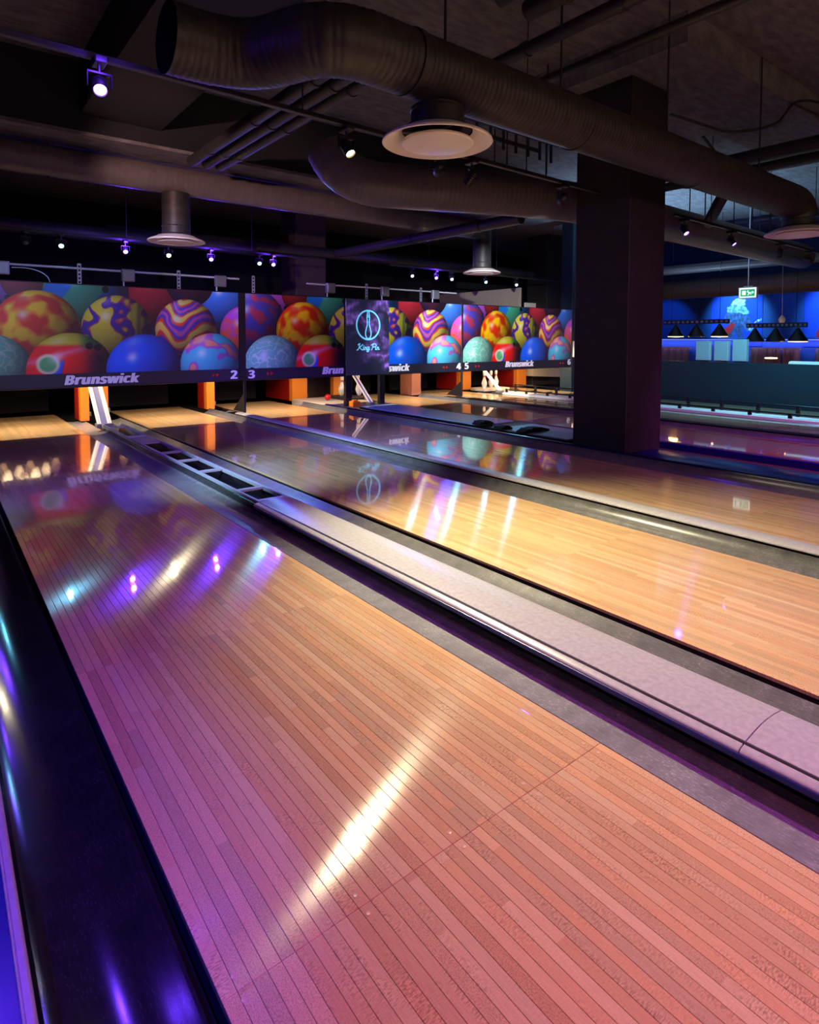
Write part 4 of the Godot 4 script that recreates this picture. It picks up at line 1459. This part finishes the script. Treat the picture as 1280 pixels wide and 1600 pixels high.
# ------------------------------------------------------------------ beyond the low wall
func build_far() -> void:
	var t := thing("pool_lamp", "dark bar with three cone shades, left of the exit sign, beyond the low teal wall", "pool lamp")
	var bars := [[t, 5.85, 7.3, 1.50, [7.00, 6.54, 6.05], [true, false, true]]]
	var t2 := thing("pool_lamp", "dark bar with three cone shades, right of the exit sign, beyond the low teal wall", "pool lamp")
	bars.append([t2, 4.42, 5.52, 1.40, [5.35, 4.97, 4.58], [false, false, true]])
	for b in bars:
		var st := mb()
		bx(st, 12.985, 13.015, b[3] - 0.045, b[3] + 0.045, b[1], b[2], 0.006)
		obj("bar", st, M.black_satin, b[0])
		st = mb()
		for k in 14:
			bx(st, 12.978, 12.985, b[3] - 0.022, b[3] + 0.022, lerpf(b[1], b[2], (k + 0.25) / 14.0), lerpf(b[1], b[2], (k + 0.75) / 14.0))
		obj("bar_ornament", st, M.galvanised, b[0])
		for s in 3:
			st = mb()
			var rim: float = b[3] - 0.30
			lathe(st, [Vector2(0.02, 0.25), Vector2(0.035, 0.22), Vector2(0.175, 0.0), Vector2(0.178, -0.012), Vector2(0.170, -0.010), Vector2(0.03, 0.20)], 24, Transform3D(Basis(), P(13.0, rim, b[4][s])))
			var shade := obj("shade", st, M.black_satin, b[0])
			st = mb()
			lathe(st, [Vector2(0.0, 0.005), Vector2(0.165, -0.008), Vector2(0.160, -0.022), Vector2(0.0, -0.030)], 24, Transform3D(Basis(), P(13.0, rim, b[4][s])))
			obj("bulb_disc", st, M.glow_warm if b[5][s] else M.lens_off, shade)
			if b[5][s]:
				var l := OmniLight3D.new()
				l.name = "lamp"
				l.light_color = HUE.warm
				l.light_energy = 0.16
				l.light_size = 0.10
				l.omni_range = 30.0
				l.omni_attenuation = 2.0
				l.shadow_enabled = true
				b[0].add_child(l)
				l.position = P(13.0, rim - 0.14, b[4][s])
		for d in [b[1] + 0.2, b[2] - 0.2]:
			st = mb()
			tube(st, [P(13.0, b[3] + 0.04, d), P(13.0, 3.75, d)], 0.005, 6)
			obj("chain", st, M.cable, b[0])
	# three cases standing on the low wall
	var cs := [[5.235, 5.49, 1.09, "leftmost of the three pale grey cases on the low teal wall"], [4.922, 5.165, 1.09, "middle of the three pale grey cases on the low teal wall"], [4.615, 4.85, 1.12, "rightmost of the three pale grey cases on the low teal wall"]]
	for c in cs:
		t = thing("grey_case", c[3], "case")
		var st := mb()
		bx(st, 10.90, 11.00, 0.742, c[2], c[0], c[1], 0.008)
		obj("shell", st, M.grey_case, t)
		st = mb()
		bx(st, 10.92, 10.98, 0.725, 0.742, c[0] + 0.03, c[1] - 0.03, 0.003)
		obj("foot", st, M.black_satin, t)
	# exit sign on a rod
	t = thing("exit_sign", "lit green and white exit sign hanging on a rod", "exit sign")
	var st := mb()
	poly(st, [P(11.97, 1.895, 5.225), P(11.97, 1.895, 4.93), P(11.97, 2.075, 4.93), P(11.97, 2.075, 5.225)], P(12, 2, 5.08), [Vector2(0, 1), Vector2(1, 1), Vector2(1, 0), Vector2(0, 0)])
	obj("lit_face", st, M.exit_light, t)
	st = mb()
	bx(st, 11.972, 12.03, 1.88, 2.09, 4.915, 5.24, 0.004)
	obj("case", st, M.white_enamel, t)
	st = mb()
	bx(st, 11.98, 12.02, 2.09, 2.11, 5.0, 5.16, 0.004)
	tube(st, [P(12.0, 2.11, 5.08), P(12.0, 3.75, 5.08)], 0.010, 8)
	obj("hanging_rod", st, M.white_cable, t)
	# pendant on a white cable
	t = thing("white_pendant", "small white bulb-like pendant on a long white cable, right of the exit sign", "pendant")
	st = mb()
	lathe(st, [Vector2(0.0, 0.13), Vector2(0.02, 0.125), Vector2(0.06, 0.07), Vector2(0.07, 0.03), Vector2(0.045, -0.03), Vector2(0.0, -0.05)], 18, Transform3D(Basis(), P(14.0, 1.50, 5.24)))
	obj("bulb", st, M.white_enamel, t)
	st = mb()
	tube(st, [P(14.0, 1.62, 5.24), P(14.0, 3.75, 5.27)], 0.007, 6)
	obj("cord", st, M.white_cable, t)
	# murals, ledge, curtains
	for m in [["mural_a", 6.42, 7.66, "painted bending figure with a red cloth on the far blue wall, below the exit sign"], ["mural_b", 4.40, 5.52, "second painted figure on the far blue wall, at the right edge"]]:
		st = mb()
		poly(st, [P(15.985, 0.96, m[2]), P(15.985, 0.96, m[1]), P(15.985, 2.28, m[1]), P(15.985, 2.28, m[2])], P(16.5, 1.5, 7), [Vector2(0, 1), Vector2(1, 1), Vector2(1, 0), Vector2(0, 0)])
		single("wall_mural", st, M[m[0]], m[3], "mural")
	t = thing("light_ledge", "blue-lit ledge with a light strip along the far blue wall", "ledge")
	st = mb()
	bx(st, 15.78, 15.99, 1.13, 1.17, 2.5, 12.5, 0.005)
	obj("shelf", st, M.blue_wall, t)
	st = mb()
	bx(st, 15.86, 15.90, 1.115, 1.13, 2.6, 12.4)
	obj("light_strip", st, M.glow_strip, t)
	area_light(t, P(15.88, 1.10, 7.5), Vector3(0.25, -1, 0), Vector2(9.6, 0.05), Color(0.66, 0.66, 1.0), 4.5)
	for c in [[8.15, 9.6, "leftmost pleated curtain on the far wall, next to the column"], [5.95, 6.6, "short pleated curtain on the far wall behind the grey cases"], [3.4, 5.22, "pleated curtain on the far wall at the right edge"], [5.55, 5.92, "narrow pleated curtain on the far wall just right of the grey cases"]]:
		st = mb()
		var o := []
		var n := int((c[1] - c[0]) / 0.03)
		for i in n:
			var d := lerpf(c[0], c[1], float(i) / (n - 1))
			var w := 0.045 * sin(d * TAU / 0.19)
			o.append([P(15.86 + w, -0.10, d), P(15.86 + w, 0.90, d)])
		for i in n - 1:
			poly(st, [o[i][0], o[i + 1][0], o[i + 1][1], o[i][1]], P(17, 0.5, (c[0] + c[1]) / 2))
		st.set_uv(Vector2.ZERO)
		bx(st, 15.90, 15.95, 0.88, 0.93, c[0], c[1])
		single("pleated_curtain", st, M.curtain, c[2], "curtain")
	t = thing("table_lamp", "small warm table lamp glowing just over the low teal wall", "lamp")
	st = mb()
	lathe(st, [Vector2(0.0, 0.02), Vector2(0.10, 0.015), Vector2(0.115, 0.0), Vector2(0.10, -0.012), Vector2(0.0, -0.016)], 24, Transform3D(Basis(), P(13.0, 0.755, 5.04)))
	obj("lamp_disc", st, M.glow_warm, t)
	st = mb()
	tube(st, [P(13.0, 0.0, 5.04), P(13.0, 0.74, 5.04)], 0.012, 8)
	lathe(st, [Vector2(0.0, 0.02), Vector2(0.12, 0.015), Vector2(0.13, 0.0)], 20, Transform3D(Basis(), P(13.0, 0.0, 5.04)))
	obj("stand", st, M.black_satin, t)
	t = thing("pale_cloth", "pale folded cloth lying on the low teal wall at the right edge", "cloth")
	st = mb()
	prism(st, [Vector2(10.86, 0.725), Vector2(10.86, 0.745), Vector2(10.90, 0.765), Vector2(10.97, 0.770), Vector2(11.03, 0.755), Vector2(11.04, 0.725)], 3.2, 3.95)
	obj("fold", st, M.white_enamel, t)


# ------------------------------------------------------------------ the room
func shell(called: String, x0: float, x1: float, y0: float, y1: float, d0: float, d1: float, m: Material, label: String, category: String) -> void:
	var st := mb()
	bx(st, x0, x1, y0, y1, d0, d1)
	single(called, st, m, label, category, "", "structure")


func build_room() -> void:
	shell("floor", -4.2, 16.4, -0.25, -0.10, -5.2, 13.4, M.floor_dark, "dark floor under the lanes", "floor")
	shell("ceiling", -4.2, 16.4, 3.75, 3.95, -5.2, 13.4, M.concrete, "rough grey concrete ceiling", "ceiling")
	shell("wall_back", -4.2, 16.4, -0.10, 3.75, 13.2, 13.4, M.wall_black, "black wall behind the pin machines", "wall")
	shell("wall_left", -4.2, -4.0, -0.10, 3.75, -5.2, 13.2, M.wall_black, "black wall at the left", "wall")
	shell("wall_front", -4.0, 16.2, -0.10, 3.75, -5.2, -5.0, M.wall_black, "dark wall behind the camera", "wall")
	shell("wall_right", 16.0, 16.4, -0.10, 3.75, -5.0, 13.2, M.blue_wall, "blue wall beyond the pool tables", "wall")
	shell("trim_1", 10.86, 11.04, -0.10, 0.720, -4.8, 7.1, M.teal_wall, "low dark teal wall right of the lanes", "wall")
	# columns
	var t := thing("column_black", "large square black column standing between the lanes", "column", Vector3.ZERO, "", "structure")
	var st := mb()
	bx(st, 5.085, 5.690, -0.04, 3.74, 3.20, 3.80, 0.008)
	obj("shaft", st, M.column_paint, t)
	t = thing("column_brown", "brown-lit square column behind the panels, left of the neon sign", "column", Vector3.ZERO, "", "structure")
	st = mb()
	bx(st, 5.46, 6.11, -0.1, 3.74, 10.4, 11.0, 0.01)
	obj("shaft", st, M.brown_paint, t)
	t = thing("column_far", "dark square column behind the right end of the farthest panel", "column", Vector3.ZERO, "", "structure")
	st = mb()
	bx(st, 12.2, 13.4, -0.1, 3.74, 9.95, 10.6, 0.01)
	obj("shaft", st, M.column_paint, t)
	# beams and drop panels
	shell("ceiling_drop", 4.87, 9.5, 3.50, 3.75, 2.58, 4.5, M.concrete, "square concrete drop panel of the ceiling over the black column", "ceiling")
	shell("ceiling_soffit", -4.0, 7.5, 3.065, 3.0995, 6.66, 7.53, M.concrete, "lit concrete underside strip of the black beam, above the first panels' duct", "beam")
	shell("ceiling_beam", -4.0, 7.5, 3.10, 3.75, 6.65, 7.54, M.black_paint, "deep black-painted beam across the ceiling, above the first panels' duct", "beam")
	shell("ceiling_beam", 1.20, 1.95, 3.25, 3.75, -5.0, 6.649, M.black_paint, "black-painted beam running along the nearest lane, at the upper left", "beam")
	shell("ceiling_drop", -4.0, 7.5, 3.40, 3.75, 7.541, 9.2, M.concrete, "lit concrete strip of ceiling behind the black beam", "ceiling")


func build_lamps() -> void:
	track("long dark lighting track overhead with the bright yellow and violet lamps", P(-1.3, 2.47, 3.31), P(4.95, 2.47, 3.44))
	track("dark lighting track right of the column, with two violet lamps", P(6.45, 2.47, 3.52), P(11.6, 2.47, 3.62))
	track("lighting track above the first ball-print panel, at the back", P(-0.6, 2.47, 9.05), P(5.0, 2.47, 9.25))
	track("lighting track above the number 4 panel, at the back", P(6.7, 2.47, 9.1), P(12.4, 2.47, 9.2))
	track("lighting track in front of the far blue wall", P(14.9, 2.47, 3.2), P(14.9, 2.47, 10.4))
	track("added unseen lighting track behind the camera over the lanes", P(-1.2, 2.47, -1.2), P(6.0, 2.47, -1.2))  # added rail carrying the unseen lamps
	var y := 2.33
	# the near row
	var v0 := track_light("bright violet spotlight at the upper left", "", P(0.69, y, 3.32), P(0.30, 0.0, 0.7), "violet", 1.2, 50, 2.47)
	add_fill(v0, "violet", 0.12)
	track_light("bright yellow spotlight left of the nearest round diffuser", "", P(2.14, y, 3.38), P(2.58, 0.0, 1.72), "yellow", 20.0, 43, 2.47, 0.03, 1.0)
	track_light("dark spotlight turned away, just right of the nearest round diffuser", "", P(3.27, y, 3.40), P(3.9, 0.0, 6.7), "violet", 14.0, 24, 2.47)
	track_light("dark spotlight half hidden under the nearest round diffuser, turned away", "", P(2.93, y, 3.39), P(6.7, 1.05, 8.2), "white", 36.0, 11, 2.47)
	track_light("spotlight turned away at the left edge of the black column", "", P(4.40, y, 3.43), P(8.5, 1.05, 8.2), "white", 42.0, 17, 2.47)
	track_light("violet spotlight just right of the black column", "", P(6.68, y, 3.53), P(6.0, 0.0, 1.6), "violet", 0.6, 45, 2.47)
	track_light("second violet spotlight right of the black column", "", P(7.87, y, 3.55), P(7.8, 0.0, 1.4), "violet", 0.8, 45, 2.47)
	track_light("dim white spotlight right of the two violet ones", "", P(9.42, y, 3.58), P(10.5, 0.0, 4.2), "cyan", 8.0, 58, 2.47)
	track_light("unlit spotlight at the right edge, last on its track", "", P(10.5, y, 3.60), P(9.6, 3.4, 6.0), "dusk", 0.0, 50, 2.47)
	track_light("added spotlight at the left of the long track, outside the view", "", P(-0.2, y, 3.34), P(1.9, 1.1, 8.2), "indigo", 11.0, 20, 2.47)  # spots outside the view are added to light panels, lanes and duct
	var v1 := track_light("second added spotlight at the left of the long track, outside the view", "", P(-0.6, y, 3.33), P(1.5, 0.0, 6.2), "violet", 7.0, 26, 2.47)
	add_fill(v1, "violet", 0.35)
	track_light("fourth added spotlight at the left of the long track, outside the view", "", P(-1.22, y, 3.31), P(2.75, 0.0, 4.9), "ice", 46.0, 15, 2.47, 0.03, 1.0)
	track_light("added spotlight turned up at the far duct, outside the view at the left", "", P(-0.8, y, 3.32), P(2.9, 2.80, 7.15), "dusk", 16.0, 15, 2.47)
	track_light("third added spotlight at the left of the long track, outside the view", "", P(-1.0, y, 3.32), P(4.6, 1.1, 8.2), "indigo", 12.0, 16, 2.47)
	# the row behind the panels
	var back := [
		[1.00, 9.1, "", 0.0, "unlit spotlight at the left end of the back lamp row"], [1.39, 9.1, "cyan", 3.0, "cyan-white spotlight, first lit one of the back row from the left"], [2.18, 9.15, "violet", 3.0, "violet spotlight in the back row, between the cyan and the yellow one"], [2.76, 9.15, "yellow", 4.5, "yellow spotlight in the back row under the second round diffuser"],
		[3.40, 9.2, "violet", 3.0, "violet spotlight in the back row, right of the yellow one"], [4.18, 9.2, "cyan", 5.0, "cyan spotlight in the back row close to the brown column"], [4.42, 9.2, "violet", 6.0, "bright violet spotlight in the back row, beside the brown column"],
		[7.25, 9.15, "white", 2.0, "small white spotlight in the back row, left of the far violet one"], [7.85, 9.15, "violet", 6.0, "bright violet spotlight above the number 4 panel"], [8.26, 9.15, "cyan", 4.0, "cyan spotlight beside the bright violet one above the number 4 panel"], [9.22, 9.15, "cyan", 2.0, "dim cyan spotlight above the middle of the farthest panel"], [10.2, 9.18, "cyan", 5.0, "bright cyan spotlight above the right end of the farthest panel"],
	]
	for b in back:
		var h: String = b[2] if b[2] != "" else "white"
		var bt := track_light(b[4], "", P(b[0], y, b[1]), P(b[0] * 0.72, 0.0, 5.2), h, b[3] * 0.15, 42, 2.47)
		if b[3] > 2.5 and h == "violet":
			add_fill(bt, "violet", 0.7)
	# toward the far wall
	track_light("blue spotlight at the far wall just right of the column", "", P(14.9, y, 8.6), P(15.9, 1.4, 8.9), "blue", 1.0, 45, 2.47)
	track_light("blue spotlight lighting the first painted figure", "", P(14.9, y, 7.0), P(15.98, 1.75, 7.0), "cyan", 5.0, 40, 2.47)
	track_light("blue spotlight in the middle of the far wall", "", P(14.9, y, 5.8), P(15.9, 1.4, 5.8), "blue", 0.35, 55, 2.47)
	track_light("blue spotlight lighting the second painted figure", "", P(14.9, y, 4.7), P(15.98, 1.8, 4.8), "cyan", 5.0, 40, 2.47)
	var up := thing("added_uplight", "uplight standing unseen behind the column to brighten the ceiling", "added_uplight", P(10.95, 0.722, 6.92))  # fill lamp added out of sight to brighten the ceiling
	var us := mb()
	lathe(us, [Vector2(0, 0), Vector2(0.07, 0), Vector2(0.07, 0.012), Vector2(0.045, 0.02), Vector2(0.045, 0.11), Vector2(0.038, 0.11), Vector2(0.036, 0.09), Vector2(0, 0.09)], 20)
	var ub := obj("body", us, M.black_satin, up)
	us = mb()
	lathe(us, [Vector2(0, 0.098), Vector2(0.030, 0.096), Vector2(0.035, 0.090), Vector2(0, 0.090)], 20)
	obj("lens", us, M.glow_cyan, ub)
	var ul := SpotLight3D.new()
	ul.name = "lamp"
	ul.light_color = Color(0.62, 0.82, 1.0)
	ul.light_energy = 30.0
	ul.light_size = 0.03
	ul.spot_angle = 58
	ul.spot_angle_attenuation = 1.0
	ul.spot_range = 30.0
	ul.spot_attenuation = 2.0
	ul.shadow_enabled = true
	up.add_child(ul)
	ul.look_at_from_position(P(10.95, 0.86, 6.92), P(10.9, 3.75, 6.3), Vector3(0, 0, -1))
	# added lamps, unseen behind the camera, that colour the near lanes
	track_light("added unseen rose spotlight behind the camera over the nearest lane", "", P(1.7, y, -1.2), P(1.35, 0.0, 0.75), "rose", 5.2, 38, 2.47)
	track_light("added unseen magenta spotlight behind the camera at the left", "", P(0.2, y, -1.2), P(0.6, 0.0, 1.6), "blush", 1.9, 42, 2.47)
	track_light("added unseen deep blue spotlight behind the camera over the left cover", "", P(-0.9, y, -1.2), P(-0.15, 0.0, 1.15), "deep", 18.0, 14, 2.47)
	track_light("added unseen rose spotlight behind the camera over the column's lane", "", P(4.4, y, -1.2), P(4.6, 0.0, 2.0), "rose", 4.0, 42, 2.47)
	track_light("added unseen rose spotlight behind the camera, last on its track", "", P(5.9, y, -1.2), P(7.4, 0.0, 2.4), "rose", 15.0, 30, 2.47)
	for q in [[0.6, -3.4, "first"], [3.2, -3.4, "second"], [5.8, -3.4, "third"]]:  # unseen fill globes added to lift the dark ducts and ceiling
		var t := thing("added_pendant", "%s added fill globe, unseen behind the camera" % q[2], "pendant", P(q[0], 1.95, q[1]))
		var st := mb()
		lathe(st, [Vector2(0, -0.10), Vector2(0.05, -0.087), Vector2(0.087, -0.05), Vector2(0.10, 0), Vector2(0.087, 0.05), Vector2(0.05, 0.087), Vector2(0, 0.10)], 20)
		obj("globe", st, M.glow_warm, t)
		st = mb()
		tube(st, [Vector3(0, 0.1, 0), Vector3(0, 1.80, 0)], 0.006, 6)
		obj("cord", st, M.cable, t)
		var l := OmniLight3D.new()
		l.name = "lamp"
		l.light_color = Color(1.0, 0.84, 0.72)
		l.light_energy = 1.7
		l.light_size = 0.09
		l.omni_range = 40.0
		l.omni_attenuation = 2.0
		l.shadow_enabled = true
		t.add_child(l)
	# warm lamps over the pin decks
	for i in 6:
		var cx: float = LANES[i] + LANE_W / 2
		var l := AreaLight3D.new()
		l.name = "deck_lamp"
		l.light_color = Color(1.0, 0.89, 0.72)
		l.light_energy = [4.5, 4.5, 4.5, 3.5, 4.5, 4.5][i]
		l.area_size = Vector2(0.9, 0.05)
		l.shadow_enabled = true
		add_child(l, true)
		l.look_at_from_position(P(cx, 0.995, 8.606), P(cx, 0.0, 8.65), Vector3(0, 0, -1))


func _ready() -> void:
	rng.seed = 4
	var cam := Camera3D.new()
	cam.name = "camera"
	cam.projection = Camera3D.PROJECTION_FRUSTUM
	cam.keep_aspect = Camera3D.KEEP_HEIGHT
	var focal := 954.7          # pixels of the 1280 x 1600 frame
	var centre_y := 578.6
	cam.near = 0.05
	cam.far = 80.0
	cam.size = 2.0 * 800.0 / focal * cam.near
	cam.frustum_offset = Vector2(0.0, -(800.0 - centre_y) / focal * cam.near)
	add_child(cam)
	var yaw := 0.666498
	var pitch := 0.0495138
	var roll := -0.0021627
	var fwd := Vector3(sin(yaw) * cos(pitch), -sin(pitch), -cos(yaw) * cos(pitch))
	var right := Vector3(cos(yaw), 0, sin(yaw))
	var down := -right.cross(fwd)
	var r2 := right * cos(roll) + down * sin(roll)
	var d2 := -right * sin(roll) + down * cos(roll)
	cam.transform = Transform3D(Basis(r2, -d2, -fwd), Vector3(0, 1.0958, 0))
	cam.current = true

	var env := Environment.new()
	env.background_mode = Environment.BG_COLOR
	env.background_color = Color(0.0, 0.0, 0.0)
	env.tonemap_mode = Environment.TONE_MAPPER_LINEAR
	env.tonemap_exposure = 1.0
	env.sdfgi_enabled = true
	env.ssao_enabled = true
	env.ssil_enabled = true
	var we := WorldEnvironment.new()
	we.name = "environment"
	we.environment = env
	add_child(we)

	make_materials()
	build_lamps()
	build_room()
	build_lanes()
	build_gaps()
	build_panels()
	build_ceiling()
	build_far()
